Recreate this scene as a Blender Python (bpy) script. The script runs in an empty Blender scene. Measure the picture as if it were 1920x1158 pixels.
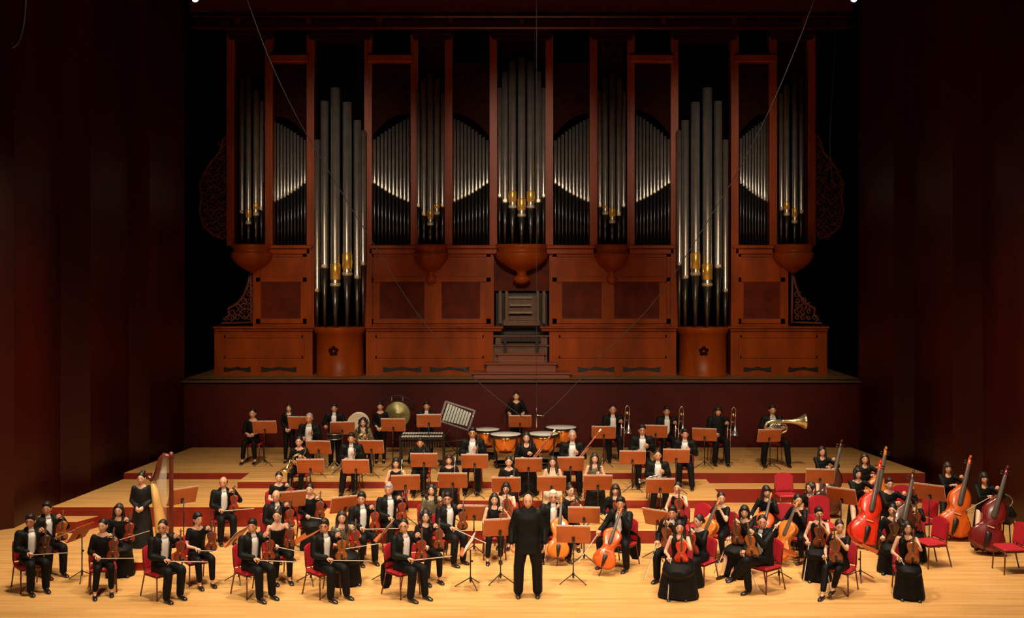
import bpy, bmesh, math, random
from mathutils import Vector, Matrix, Quaternion
random.seed(7)
PI = math.pi
C = bpy.context.scene.collection
F, CX, CY, H = 1990.0, 978.0, 505.0, 5.6      # lens in pixels of the 1920 frame, optical centre, camera height

def at(px, py, d):
    return Vector(((px - CX) * d / F, d, H - (py - CY) * d / F))
def V(*a): return Vector(a)

# ------------------------------------------------------------------ materials
MATS = {}
def mat(name, col, rough=.5, metal=0., spec=.5, bump=0., bscale=40., var=0., vscale=8., coat=0., emit=None, estr=0., stretch=None, trans=0.):
    if name in MATS: return MATS[name]
    m = bpy.data.materials.new(name); m.use_nodes = True
    nt = m.node_tree; b = nt.nodes['Principled BSDF']
    b.inputs['Base Color'].default_value = (*col, 1)
    b.inputs['Roughness'].default_value = rough
    b.inputs['Metallic'].default_value = metal
    b.inputs['Specular IOR Level'].default_value = spec
    b.inputs['Coat Weight'].default_value = coat
    b.inputs['Coat Roughness'].default_value = .15
    if trans: b.inputs['Transmission Weight'].default_value = trans
    if emit:
        b.inputs['Emission Color'].default_value = (*emit, 1); b.inputs['Emission Strength'].default_value = estr
    tc = nt.nodes.new('ShaderNodeTexCoord'); mp = nt.nodes.new('ShaderNodeMapping')
    if stretch: mp.inputs['Scale'].default_value = stretch
    nt.links.new(tc.outputs['Object'], mp.inputs['Vector'])
    if var:
        n = nt.nodes.new('ShaderNodeTexNoise'); n.inputs['Scale'].default_value = vscale; n.inputs['Detail'].default_value = 4
        nt.links.new(mp.outputs['Vector'], n.inputs['Vector'])
        r = nt.nodes.new('ShaderNodeValToRGB')
        r.color_ramp.elements[0].position = .3; r.color_ramp.elements[1].position = .7
        r.color_ramp.elements[0].color = (*[c * (1 - var) for c in col], 1)
        r.color_ramp.elements[1].color = (*[min(1, c * (1 + var)) for c in col], 1)
        nt.links.new(n.outputs['Fac'], r.inputs['Fac']); nt.links.new(r.outputs['Color'], b.inputs['Base Color'])
    if bump:
        n = nt.nodes.new('ShaderNodeTexNoise'); n.inputs['Scale'].default_value = bscale
        nt.links.new(mp.outputs['Vector'], n.inputs['Vector'])
        u = nt.nodes.new('ShaderNodeBump'); u.inputs['Strength'].default_value = bump; u.inputs['Distance'].default_value = .01
        nt.links.new(n.outputs['Fac'], u.inputs['Height']); nt.links.new(u.outputs['Normal'], b.inputs['Normal'])
    MATS[name] = m
    return m

def plank_mat(name, c1, c2, rough=.35, row=.12, length=1.8, coat=.15):
    m = bpy.data.materials.new(name); m.use_nodes = True; MATS[name] = m
    nt = m.node_tree; b = nt.nodes['Principled BSDF']; L = nt.links.new
    tc = nt.nodes.new('ShaderNodeTexCoord')
    br = nt.nodes.new('ShaderNodeTexBrick')
    br.inputs['Scale'].default_value = 1; br.inputs['Mortar Size'].default_value = .002
    br.inputs['Brick Width'].default_value = length; br.inputs['Row Height'].default_value = row
    br.inputs['Color1'].default_value = (*c1, 1); br.inputs['Color2'].default_value = (*c2, 1)
    br.inputs['Mortar'].default_value = (*[c * .6 for c in c1], 1); br.inputs['Bias'].default_value = 0
    L(tc.outputs['Object'], br.inputs['Vector'])
    mp = nt.nodes.new('ShaderNodeMapping'); mp.inputs['Scale'].default_value = (.35, 5, 1)
    L(tc.outputs['Object'], mp.inputs['Vector'])
    n = nt.nodes.new('ShaderNodeTexNoise'); n.inputs['Scale'].default_value = 1.6; n.inputs['Detail'].default_value = 6
    L(mp.outputs['Vector'], n.inputs['Vector'])
    r = nt.nodes.new('ShaderNodeValToRGB'); r.color_ramp.elements[0].color = (.80, .76, .70, 1); r.color_ramp.elements[1].color = (1, 1, 1, 1)
    r.color_ramp.elements[0].position = .35; r.color_ramp.elements[1].position = .62
    L(n.outputs['Fac'], r.inputs['Fac'])
    mx = nt.nodes.new('ShaderNodeMix'); mx.data_type = 'RGBA'; mx.blend_type = 'MULTIPLY'; mx.inputs[0].default_value = 1
    L(br.outputs['Color'], mx.inputs[6]); L(r.outputs['Color'], mx.inputs[7]); L(mx.outputs[2], b.inputs['Base Color'])
    b.inputs['Roughness'].default_value = rough; b.inputs['Coat Weight'].default_value = coat; b.inputs['Coat Roughness'].default_value = .25
    return m

# ------------------------------------------------------------------ mesh builder
class MB:
    def __init__(s): s.v = []; s.f = []; s.m = []; s.s = []
    def add(s, vs, fs, m=0, smooth=True, M=None):
        o = len(s.v)
        s.v += [tuple(M @ Vector(p)) for p in vs] if M else [tuple(p) for p in vs]
        for f in fs: s.f.append(tuple(i + o for i in f)); s.m.append(m); s.s.append(smooth)
        return s
    def loft(s, rings, m=0, smooth=True, cap=True, M=None, close=True):
        n = len(rings[0]); vs = [p for r in rings for p in r]; fs = []
        for i in range(len(rings) - 1):
            for j in range(n if close else n - 1):
                k = (j + 1) % n
                fs.append((i * n + j, i * n + k, (i + 1) * n + k, (i + 1) * n + j))
        if cap:
            fs.append(tuple(range(n - 1, -1, -1))); fs.append(tuple((len(rings) - 1) * n + j for j in range(n)))
        return s.add(vs, fs, m, smooth, M)
    def tube(s, pts, rad, n=8, m=0, flat=1., up=None, ends=True, M=None, smooth=True):
        pts = [Vector(p) for p in pts]
        if not isinstance(rad, (list, tuple)): rad = [rad] * len(pts)
        P, R = list(pts), list(rad)
        rings = []; prev = None
        for i, p in enumerate(P):
            t = (P[min(i + 1, len(P) - 1)] - P[max(i - 1, 0)])
            t = t.normalized() if t.length > 1e-9 else Vector((0, 0, 1))
            if prev is None:
                a = Vector(up) if up is not None else (Vector((0, 0, 1)) if abs(t.z) < .9 else Vector((0, 1, 0)))
            else: a = prev
            u = (a - t * a.dot(t)).normalized(); w = t.cross(u); prev = u
            rr = R[i]
            if i == 0 and ends:
                rings.append([p - t * rr * .75 + (w * math.cos(q) + u * flat * math.sin(q)) * rr * .55 for q in [2 * PI * k / n for k in range(n)]])
            rings.append([p + (w * math.cos(q) + u * flat * math.sin(q)) * rr for q in [2 * PI * k / n for k in range(n)]])
            if i == len(P) - 1 and ends:
                rings.append([p + t * rr * .75 + (w * math.cos(q) + u * flat * math.sin(q)) * rr * .55 for q in [2 * PI * k / n for k in range(n)]])
        return s.loft(rings, m, smooth, True, M)
    def ell(s, c, r, nu=12, nv=8, m=0, M=None):
        c = Vector(c); vs = []; fs = []
        for i in range(1, nv):
            a = PI * i / nv
            for j in range(nu):
                b = 2 * PI * j / nu
                vs.append(c + Vector((r[0] * math.sin(a) * math.cos(b), r[1] * math.sin(a) * math.sin(b), r[2] * math.cos(a))))
        top = len(vs); vs.append(c + Vector((0, 0, r[2]))); bot = len(vs); vs.append(c - Vector((0, 0, r[2])))
        for i in range(nv - 2):
            for j in range(nu):
                k = (j + 1) % nu
                fs.append((i * nu + j, (i + 1) * nu + j, (i + 1) * nu + k, i * nu + k))
        for j in range(nu):
            k = (j + 1) % nu
            fs.append((top, j, k)); fs.append((bot, (nv - 2) * nu + k, (nv - 2) * nu + j))
        return s.add(vs, fs, m, True, M)
    def box(s, c, sz, m=0, M=None, bev=0.):
        x, y, z = [q / 2 for q in sz]; c = Vector(c)
        if bev:
            b = min(bev, x * .9, y * .9, z * .9)
            def ring(zz, q): return [c + Vector(p) for p in ((-x + b, -y + q, zz), (x - b, -y + q, zz), (x - q, -y + b, zz), (x - q, y - b, zz), (x - b, y - q, zz), (-x + b, y - q, zz), (-x + q, y - b, zz), (-x + q, -y + b, zz))]
            return s.loft([ring(-z, b), ring(-z + b, 0), ring(z - b, 0), ring(z, b)], m, False, True, M)
        vs = [c + Vector((a * x, d * y, e * z)) for a in (-1, 1) for d in (-1, 1) for e in (-1, 1)]
        fs = [(0, 1, 3, 2), (4, 6, 7, 5), (0, 4, 5, 1), (2, 3, 7, 6), (0, 2, 6, 4), (1, 5, 7, 3)]
        return s.add(vs, fs, m, False, M)
    def lathe(s, prof, c=(0, 0, 0), n=24, m=0, M=None, a0=0., a1=2 * PI, smooth=True):
        c = Vector(c); full = abs(a1 - a0 - 2 * PI) < 1e-6
        k = n if full else n + 1
        rings = [[c + Vector((r * math.cos(a0 + (a1 - a0) * j / n), r * math.sin(a0 + (a1 - a0) * j / n), z)) for j in range(k)] for r, z in prof]
        return s.loft(rings, m, smooth, full, M, close=full)
    def prism(s, pts, y0, y1, m=0, M=None):       # outline in XZ, extruded in Y
        n = len(pts)
        vs = [(p[0], y0, p[1]) for p in pts] + [(p[0], y1, p[1]) for p in pts]
        fs = [tuple(range(n)), tuple(range(2 * n - 1, n - 1, -1))] + [(j, j + n, (j + 1) % n + n, (j + 1) % n) for j in range(n)]
        return s.add(vs, fs, m, False, M)
    def mesh(s, name):
        me = bpy.data.meshes.new(name); me.from_pydata(s.v, [], s.f); 
        me.polygons.foreach_set('use_smooth', s.s); me.polygons.foreach_set('material_index', s.m)
        bm = bmesh.new(); bm.from_mesh(me); bmesh.ops.recalc_face_normals(bm, faces=bm.faces); bm.to_mesh(me); bm.free()
        me.update(); return me
    def build(s, name, mats, parent=None, mw=None):
        return link(name, s.mesh(name), mats, parent, mw)

def link(name, me, mats=None, parent=None, mw=None):
    o = bpy.data.objects.new(name, me); C.objects.link(o)
    if mats is not None and len(me.materials) == 0:
        for m in (mats if isinstance(mats, (list, tuple)) else [mats]): me.materials.append(m)
    if parent is not None: o.parent = parent
    if mw is not None: o.matrix_basis = mw
    return o
def tag(o, label=None, cat=None, group=None, kind=None):
    if label: o['label'] = label
    if cat: o['category'] = cat
    if group: o['group'] = group
    if kind: o['kind'] = kind
    return o
def empty(name, mw=None):
    o = bpy.data.objects.new(name, None); C.objects.link(o); o.empty_display_size = .1
    if mw is not None: o.matrix_basis = mw
    return o
def copy_tree(o, parent=None):
    c = o.copy(); C.objects.link(c)
    if parent is not None: c.parent = parent
    for ch in list(o.children): copy_tree(ch, c)
    return c
def struct(o): o['kind'] = 'structure'; return o
def TR(x, y, z): return Matrix.Translation((x, y, z))
def RZ(a): return Matrix.Rotation(math.radians(a), 4, 'Z')
def RX(a): return Matrix.Rotation(math.radians(a), 4, 'X')
def RY(a): return Matrix.Rotation(math.radians(a), 4, 'Y')

TMP = bpy.data.scenes.new('scratch')
def fuse(mb, voxel=.016, smooth=4):
    me = mb.mesh('tmp'); o = bpy.data.objects.new('tmp', me); TMP.collection.objects.link(o)
    r = o.modifiers.new('r', 'REMESH'); r.mode = 'VOXEL'; r.voxel_size = voxel
    q = o.modifiers.new('s', 'SMOOTH'); q.factor = .5; q.iterations = smooth
    vl = TMP.view_layers[0]; vl.update(); dg = vl.depsgraph
    out = bpy.data.meshes.new_from_object(o.evaluated_get(dg), depsgraph=dg)
    bpy.data.objects.remove(o); bpy.data.meshes.remove(me)
    out.polygons.foreach_set('use_smooth', [True] * len(out.polygons))
    out.materials.clear()
    return out
def mesh_to_mb(mb, me, m=0, M=None):
    mb.add([v.co.copy() for v in me.vertices], [tuple(p.vertices) for p in me.polygons], m, True, M)
def cut(me, test):          # drop faces where test(center, normal)
    bm = bmesh.new(); bm.from_mesh(me)
    dead = [f for f in bm.faces if test(f.calc_center_median(), f.normal)]
    bmesh.ops.delete(bm, geom=dead, context='FACES'); bm.to_mesh(me); bm.free()
# ------------------------------------------------------------------ palette
M_floor = plank_mat('maple_stage', (.82, .47, .17), (.74, .41, .14), .34)
M_riser = plank_mat('maple_riser', (.78, .44, .155), (.70, .38, .125), .36, .14, 2.4)
M_redfront = mat('red_fascia', (.21, .008, .004), .4, var=.15, vscale=3, coat=.2)
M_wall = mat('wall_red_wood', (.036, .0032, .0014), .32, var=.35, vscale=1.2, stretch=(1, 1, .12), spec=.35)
M_wallback = mat('wall_back_red', (.058, .0025, .002), .45, var=.25, vscale=.9, spec=.25)
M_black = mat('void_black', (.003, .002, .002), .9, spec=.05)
M_wood = mat('organ_mahogany', (.29, .050, .004), .38, var=.28, vscale=2.2, stretch=(1, 1, .3), spec=.18, bump=.05)
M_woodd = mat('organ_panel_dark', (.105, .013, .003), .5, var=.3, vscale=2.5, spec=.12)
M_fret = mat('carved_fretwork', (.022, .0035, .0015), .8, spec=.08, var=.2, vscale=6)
M_tin = mat('organ_tin', (.85, .80, .72), .30, metal=.9, var=.12, vscale=3)
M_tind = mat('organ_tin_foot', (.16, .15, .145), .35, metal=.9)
M_gold = mat('gilded_mouth', (.95, .58, .12), .3, metal=.6, coat=.3)
M_pale = mat('pale_lip', (.75, .68, .5), .35, metal=.4)
M_black_gloss = mat('console_black', (.02, .016, .016), .3)
M_console = mat('console_wood', (.12, .05, .03), .4, var=.2)
M_deck = plank_mat('loft_deck', (.30, .18, .085), (.23, .13, .055), .5, .09, 1.2, 0)

# ------------------------------------------------------------------ stage, risers, walls
def slab(name, x0, x1, y0, y1, z0, z1, mt, mf, poly=None):
    mb = MB()
    P = poly or [(x0, y0), (x1, y0), (x1, y1), (x0, y1)]
    n = len(P)
    vs = [(x, y, z0) for x, y in P] + [(x, y, z1) for x, y in P]
    mb.add(vs, [tuple(range(n, 2 * n))], 0, False)
    mb.add(vs, [(j, (j + 1) % n, (j + 1) % n + n, j + n) for j in range(n)] + [tuple(range(n - 1, -1, -1))], 1, False)
    # thin nosing of maple along the top edge
    return struct(mb.build(name, [mt, mf]))
f = MB(); f.add([(-14, 11, 0), (14, 11, 0), (14, 34, 0), (-14, 34, 0)], [(0, 1, 2, 3)], 0, False)
struct(f.build('floor', M_floor))
Z1, Z2, Z3 = .26, .43, .58
slab('riser', 0, 0, 0, 0, 0.001, Z3, M_riser, M_redfront, [(-9.82, 26.2), (-6.72, 26.2), (-6.72, 25.1), (1.9, 25.1), (1.9, 26.2), (9.96, 26.2), (9.3, 29.98), (-9.3, 29.98)])
slab('riser', 0, 0, 0, 0, 0.001, Z2, M_riser, M_redfront, [(-10.25, 23.1), (-5.3, 23.1), (-5.3, 23.76), (4.55, 23.76), (4.55, 26.19), (1.91, 26.19), (1.91, 25.09), (-6.73, 25.09), (-6.73, 26.19), (-9.83, 26.19)])
slab('riser', 0, 0, 0, 0, 0.001, Z1, M_riser, M_redfront, [(-4.35, 21.7), (3.1, 21.7), (3.95, 23.0), (3.95, 23.75), (-4.35, 23.75)])
slab('riser', 0, 0, 0, 0, 0.001, .33, M_riser, M_redfront, [(4.56, 25.5), (9.9, 25.5), (9.9, 26.19), (4.56, 26.19)])
slab('riser', 0, 0, 0, 0, 0.001, .24, M_riser, M_redfront, [(-10.35, 22.55), (-9.45, 22.55), (-9.2, 23.09), (-10.3, 23.09)])
slab('riser', 0, 0, 0, 0, 0.001, .15, M_riser, M_redfront, [(-7.9, 19.75), (-6.78, 19.75), (-6.55, 21.7), (-7.9, 21.7)])

ZT = 13.6
LW = [(-9.54, 30.05), (-9.85, 28.1), (-10.25, 27.7), (-10.4, 25.6), (-10.95, 25.2), (-11.0, 23.0), (-11.6, 22.5), (-11.75, 20.2), (-12.4, 19.6), (-12.7, 17), (-13.4, 16.4), (-13.9, 12.5), (-14, 11)]
def wall(name, pts, th=.25, sgn=-1):
    mb = MB()
    for (a, b) in zip(pts[:-1], pts[1:]):
        q = [(a[0], a[1]), (b[0], b[1]), (b[0] + sgn * th, b[1]), (a[0] + sgn * th, a[1])]
        vs = [(x, y, 0) for x, y in q] + [(x, y, ZT) for x, y in q]
        mb.add(vs, [(0, 1, 5, 4), (1, 2, 6, 5), (2, 3, 7, 6), (3, 0, 4, 7), (4, 5, 6, 7)], 0, False)
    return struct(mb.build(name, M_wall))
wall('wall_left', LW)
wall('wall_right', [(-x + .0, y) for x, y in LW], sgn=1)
YO = 31.36; ZB = 2.48
mb = MB(); mb.box((0, 30.1, ZB / 2), (19.3, .2, ZB)); struct(mb.build('wall_back', M_wallback))
mb = MB(); mb.box((0, 31.9, ZB - .06), (19.3, 3.8, .12)); struct(mb.build('loft_floor', M_deck)).name = 'floor_loft'
mb = MB(); mb.box((0, 29.97, ZB - .035), (19.2, .16, .07), bev=.015); struct(mb.build('trim_1', mat('ledge_trim', (.10, .045, .02), .4)))
mb = MB(); mb.box((0, 33.9, 7), (22, .2, 14)); struct(mb.build('wall_rear', M_black))
for sx, nm in ((-1, 'wall_alcove_left'), (1, 'wall_alcove_right')):
    mb = MB(); mb.box((sx * 9.75, 32.0, 8.04), (.2, 3.9, 11.1)); struct(mb.build(nm, M_black))
mb = MB(); mb.box((0, 22.5, ZT + .1), (29, 23.4, .2)); struct(mb.build('ceiling', mat('ceiling_dark', (.02, .012, .01), .7)))
# wall details: small pale fittings and thin vertical battens
# canopy beam across the top of the organ: two polished rails, dark web, brackets
beam = empty('canopy_beam', TR(0, 30.2, 12.4)); tag(beam, 'long dark red double-rail beam spanning the hall above the organ', 'beam')
M_beam = mat('beam_lacquer', (.10, .010, .012), .22, coat=.5, var=.2)
b = MB(); b.box((0, 0, .62), (18.7, .5, .5)); b.build('web', M_beam, beam)
for z in (.02, .33):
    b = MB(); b.tube([(-9.3, -.3, z), (9.35, -.3, z)], .05, 10, ends=False); b.build('rail', M_beam, beam)
b = MB(); b.box((0, .05, .17), (18.5, .2, .28)); b.build('panel', mat('beam_dark', (.04, .006, .006), .35), beam)
for k in range(9):
    b = MB(); b.box((-8 + 2 * k, -.22, .17), (.16, .16, .34), bev=.02); b.build('bracket', M_beam, beam)

# ------------------------------------------------------------------ the organ
organ = empty('pipe_organ', TR(0, YO, ZB))
tag(organ, 'huge mahogany pipe organ with silver pipes on the gallery above the orchestra', 'pipe organ')
OI = Matrix.Translation((0, -YO, -ZB))
def op(name, mb, mats, parent=None):
    mb.v = [(x, y - YO, z - ZB) for x, y, z in mb.v] if parent is None or parent is organ else mb.v
    return mb.build(name, mats, parent or organ)
def ox(px, Y=YO): return (px - CX) * Y / F
def oz(py, Y=YO): return H - (py - CY) * Y / F
def pbox(mb, x0, x1, y0, y1, Ya, Yb, m=0, bev=0.):
    X0, X1, Z0, Z1_ = ox(x0, Ya), ox(x1, Ya), oz(y1, Ya), oz(y0, Ya)
    mb.box(((X0 + X1) / 2, (Ya + Yb) / 2, (Z0 + Z1_) / 2), (X1 - X0, Yb - Ya, Z1_ - Z0), m, None, bev)
# plinths (left, mid-left, mid-right, right) with recessed panel lines and dark vents
def plinth(x0, x1, vents):
    b = MB(); pbox(b, x0, x1, 620, 704, YO, YO + 1.2)
    for (u0, u1) in [(x0 + 18, x1 - 18)]:
        for (a, c) in ((628, 633), (667, 671)): pbox(b, u0, u1, a, c, YO - .03, YO)
        for u in (u0, u1): pbox(b, u - 2.5, u + 2.5, 628, 671, YO - .03, YO)
    p = op('plinth', b, M_wood)
    for (v0, v1) in vents:
        w = MB(); n = 14; pts = []
        for i in range(n + 1): pts.append((ox(v0 + (v1 - v0) * i / n), oz(687 + 2.5 * abs(math.sin(PI * i / n * 2)) )))
        for i in range(n, -1, -1): pts.append((ox(v0 + (v1 - v0) * i / n), oz(695 + 2 * math.cos(PI * i / n * 2))))
        w.prism(pts, YO - .02, YO + .02); w.v = [(x, y - YO, z - ZB) for x, y, z in w.v]; w.build('vent', M_black_gloss, p)
    return p
plinth(402, 586, [(420, 470), (490, 556)])
plinth(686, 925, [(718, 790), (806, 880)])
plinth(1030, 1268, [(1083, 1152), (1168, 1238)])
plinth(1370, 1551, [(1394, 1446), (1478, 1534)])
for (x0, x1) in ((398, 590), (683, 944), (1012, 1272), (1366, 1556)):
    b = MB(); pbox(b, x0, x1, 612, 616, YO - .14, YO + .5, bev=.02); pbox(b, x0 + 3, x1 - 3, 616, 621, YO - .07, YO + .5, bev=.02); op('ledge', b, M_wood)
# pedal towers
pipes_made = 0
def pipe(px, ytop, ymouth, ybot, rpx, Y, gold=None, foot=.28):
    x = ox(px, Y); r = rpx * Y / F
    zt, zm, zb = oz(ytop, Y), oz(ymouth, Y), oz(ybot, Y)
    b = MB(); n = 14
    b.lathe([(r * .8, zt), (r, zt), (r, zm), (r * 1.03, zm - .01), (r * .97, zm - .04)], (x, Y, 0), n, 0)
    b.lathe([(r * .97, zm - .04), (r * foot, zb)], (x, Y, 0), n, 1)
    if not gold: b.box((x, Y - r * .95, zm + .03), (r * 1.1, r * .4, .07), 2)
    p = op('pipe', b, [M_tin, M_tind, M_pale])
    if gold:
        gh = gold * Y / F
        g = MB()
        for (zz0, zz1, rr, mm) in ((zm + .10, zm + .10 + gh, r * 1.12, 0), (zm - .08, zm + .06, r * 1.14, 1)):
            g.lathe([(rr * .1, zz0), (rr * .85, zz0 + .01), (rr, zz0 + .04), (rr, zz1 - .06), (rr * .8, zz1 - .015), (rr * .1, zz1)], (x, Y, 0), 10, mm, a0=PI, a1=2 * PI)
        g.v = [(q[0], q[1] - YO, q[2] - ZB) for q in g.v]
        g.build('mouth', [M_gold, M_pale], p)
    return p
def pedal(cx, side, emblem=True):
    Yc = YO + .1; R_ = 46 * YO / F
    b = MB(); b.lathe([(R_, oz(704)), (R_, oz(700)), (R_ * .96, oz(698)), (R_ * .96, oz(626)), (R_ * 1.02, oz(624)), (R_ * 1.08, oz(616)), (R_ * 1.08, oz(612)), (0.01, oz(612))], (ox(cx), Yc, 0), 28)
    t = op('pedal_tower_base', b, M_wood)
    e = MB()
    for k in range(5):
        a = 2 * PI * k / 5 + PI / 2
        e.ell((ox(cx - 5) + .09 * math.cos(a), Yc - R_ * .97, oz(655) + .09 * math.sin(a)), (.06, .03, .06), 8, 6)
    e.v = [(x, y - YO, z - ZB) for x, y, z in e.v]; e.build('carved_emblem', M_fret, t)
    s = side
    for dx, yt, ym, r, g in ((-8, 165, 532, 9, 34), (14, 192, 512, 8.5, 34), (-28, 190, 500, 7.5, 0), (33, 226, 520, 7, 0), (-42, 262, 545, 5.5, 0), (44, 245, 495, 5.5, 0)):
        X = cx + dx * s
        off = math.sqrt(max(0.02, 1 - (dx / 50) ** 2))
        pipe(X, yt, ym, 611, r, Yc - .62 * off, g or None)
pedal(637, 1); pedal(1318, -1)
# middle storey
def storey(x0, x1, panels):
    b = MB(); pbox(b, x0, x1, 476, 612, YO + .1, YO + .9)
    for (a, c) in ((476, 481), (520, 528), (597, 606)): pbox(b, x0 + 6, x1 - 6, a, c, YO + .05, YO + .1)
    for u in (x0 + 9, x1 - 9): pbox(b, u - 5, u + 5, 476, 606, YO + .05, YO + .1)
    s_ = op('panelling', b, M_wood)
    for (u0, u1) in panels:
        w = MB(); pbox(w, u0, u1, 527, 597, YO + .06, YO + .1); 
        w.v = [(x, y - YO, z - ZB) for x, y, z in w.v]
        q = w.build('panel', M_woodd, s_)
storey(474, 582, [(490, 563)])
storey(686, 926, [(712, 795), (828, 900)])
storey(1030, 1264, [(1054, 1128), (1152, 1236)])
storey(1376, 1478, [(1395, 1462)])
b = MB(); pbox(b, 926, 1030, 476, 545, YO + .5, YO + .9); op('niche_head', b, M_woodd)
# mid ledge
for (x0, x1) in ((500, 586), (690, 782), (836, 934), (1022, 1116), (1178, 1268), (1374, 1452)):
    b = MB(); pbox(b, x0, x1, 459, 466, YO - .1, YO + .5, bev=.03); pbox(b, x0 + 2, x1 - 2, 466, 476, YO - .02, YO + .5, bev=.02); op('ledge', b, M_wood)
# corbels
def corbel(cx, rpx, pend):
    Y = YO + .08; R_ = rpx * Y / F; x = ox(cx, Y); z = lambda p: oz(p, YO)
    pr = [(.01, z(458)), (R_ * .98, z(458)), (R_ * .98, z(463)), (R_ * .92, z(466)), (R_ * .90, z(472)), (R_, z(474)), (R_ * 1.0, z(478)), (R_ * .93, z(486)), (R_ * .72, z(496)), (R_ * .42, z(504)), (R_ * .22, z(508))]
    if pend: pr += [(R_ * .16, z(514)), (R_ * .3, z(519)), (R_ * .34, z(524)), (R_ * .2, z(531)), (.01, z(533))]
    else: pr += [(R_ * .15, z(511)), (.01, z(512))]
    b = MB(); b.lathe(pr, (x, Y, 0), 28); op('corbel', b, M_wood)
corbel(473, 39, 0); corbel(808, 33, 1); corbel(978, 50, 1); corbel(1147, 33, 1); corbel(1487, 39, 0)
# posts
for px in (432, 504, 582, 690, 777, 841, 925, 1030, 1113, 1183, 1265, 1378, 1450, 1522):
    low = 612 if px in (582, 690, 1265, 1378) else 460
    b = MB(); pbox(b, px - 7, px + 7, 62, low, YO - .02, YO + .35); pbox(b, px - 2, px + 2, 66, low, YO - .05, YO)
    op('post', b, M_wood)
# dark backing and tops
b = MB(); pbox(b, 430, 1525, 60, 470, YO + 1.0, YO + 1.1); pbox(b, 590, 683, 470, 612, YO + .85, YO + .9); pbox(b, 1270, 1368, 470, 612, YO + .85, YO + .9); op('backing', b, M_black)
for (x0, x1) in ((508, 576), (694, 772), (1187, 1262), (1384, 1456)):
    b = MB(); pbox(b, x0 - 6, x1 + 2, 101, 116, YO - .1, YO + .9, bev=.03); op('top_board', b, M_wood)
def crown(x0, x1, y0=52, y1=66):
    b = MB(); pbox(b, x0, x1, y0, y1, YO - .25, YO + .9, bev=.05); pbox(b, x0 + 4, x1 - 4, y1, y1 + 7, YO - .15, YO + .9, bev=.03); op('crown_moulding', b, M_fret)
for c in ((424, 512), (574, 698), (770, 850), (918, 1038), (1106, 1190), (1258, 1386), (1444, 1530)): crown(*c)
# carved fretwork above the flats and towers
def fret(x0, x1, y0, ya, yb):
    b = MB(); n = 10; Y = YO + .18
    pts = [(ox(x0, Y), oz(y0, Y)), (ox(x1, Y), oz(y0, Y))]
    for i in range(n, -1, -1):
        t = i / n; pts.append((ox(x0 + (x1 - x0) * t, Y), oz(ya + (yb - ya) * t - 12 * math.sin(PI * t), Y)))
    b.prism(pts, Y, Y + .04)
    rnd = random.Random(int(x0))
    for k in range(16):
        u = rnd.uniform(x0 + 6, x1 - 6); w = rnd.uniform(y0 + 8, min(ya, yb) - 6); r = rnd.uniform(.05, .11)
        pts = [(ox(u, Y) + r * (1 - .12 * q) * math.cos(q * .9), Y - .01, oz(w, Y) + r * (1 - .12 * q) * math.sin(q * .9)) for q in range(8)]
        b.tube(pts, [.02 - .0015 * q for q in range(8)], 5)
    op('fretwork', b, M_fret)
FL = [(512, 575, 228, 265, 378, 340), (699, 769, 264, 222, 340, 378), (849, 917, 222, 266, 378, 340),
      (1038, 1106, 266, 222, 340, 378), (1191, 1257, 215, 264, 378, 340), (1386, 1442, 262, 222, 340, 378)]
for (x0, x1, ta, tb, ma, mb_) in FL:
    n = 10; w = (x1 - x0) / n
    fret(x0 - 1, x1 + 1, 118, ta - 10, tb - 10)
    for i in range(n):
        t = (i + .5) / n; s_ = math.sin(PI * t) * 3
        tt = t ** 1.3 if tb > ta else 1 - (1 - t) ** 1.3
        pipe(x0 + w * (i + .5), ta + (tb - ta) * tt, ma + (mb_ - ma) * t + s_, 459, w * .40, YO + .3, None, .45)
def tower(cx, lst):
    Rm = max(abs(a[0]) for a in lst) * 1.15
    fret(cx - Rm - 2, cx + Rm + 2, 74, min(a[1] for a in lst) + 6, min(a[1] for a in lst) + 6)
    for dx, yt, ym, r, g in lst:
        pipe(cx + dx, yt, ym, 458, r, YO + .1 - .35 * math.sqrt(max(0, 1 - (dx / Rm) ** 2)), g or None)
tower(978, [(0, 108, 402, 7.2, 26), (-17, 116, 386, 7, 24), (17, 116, 386, 7, 24), (-31, 135, 378, 6, 0), (31, 135, 378, 6, 0), (-41, 165, 368, 4, 0), (41, 165, 368, 4, 0)])
tower(808, [(-1, 138, 418, 5.5, 20), (11, 148, 398, 5, 12), (-13, 148, 402, 5, 0), (21.5, 172, 386, 4, 0), (-23, 172, 386, 4, 0)])
tower(1147, [(1, 138, 414, 5.5, 20), (-12, 148, 398, 5, 8), (13, 148, 402, 5, 0), (22, 172, 386, 4, 0), (-22, 172, 386, 4, 0)])
tower(470, [(-4, 142, 416, 5.2, 20), (10, 170, 400, 5, 15), (-16, 146, 398, 4.6, 0), (20, 190, 392, 4, 0)])
tower(1486, [(4, 136, 414, 5.2, 20), (-11, 160, 400, 5, 18), (16, 140, 398, 4.6, 0), (-21, 176, 392, 4, 0)])
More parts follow.
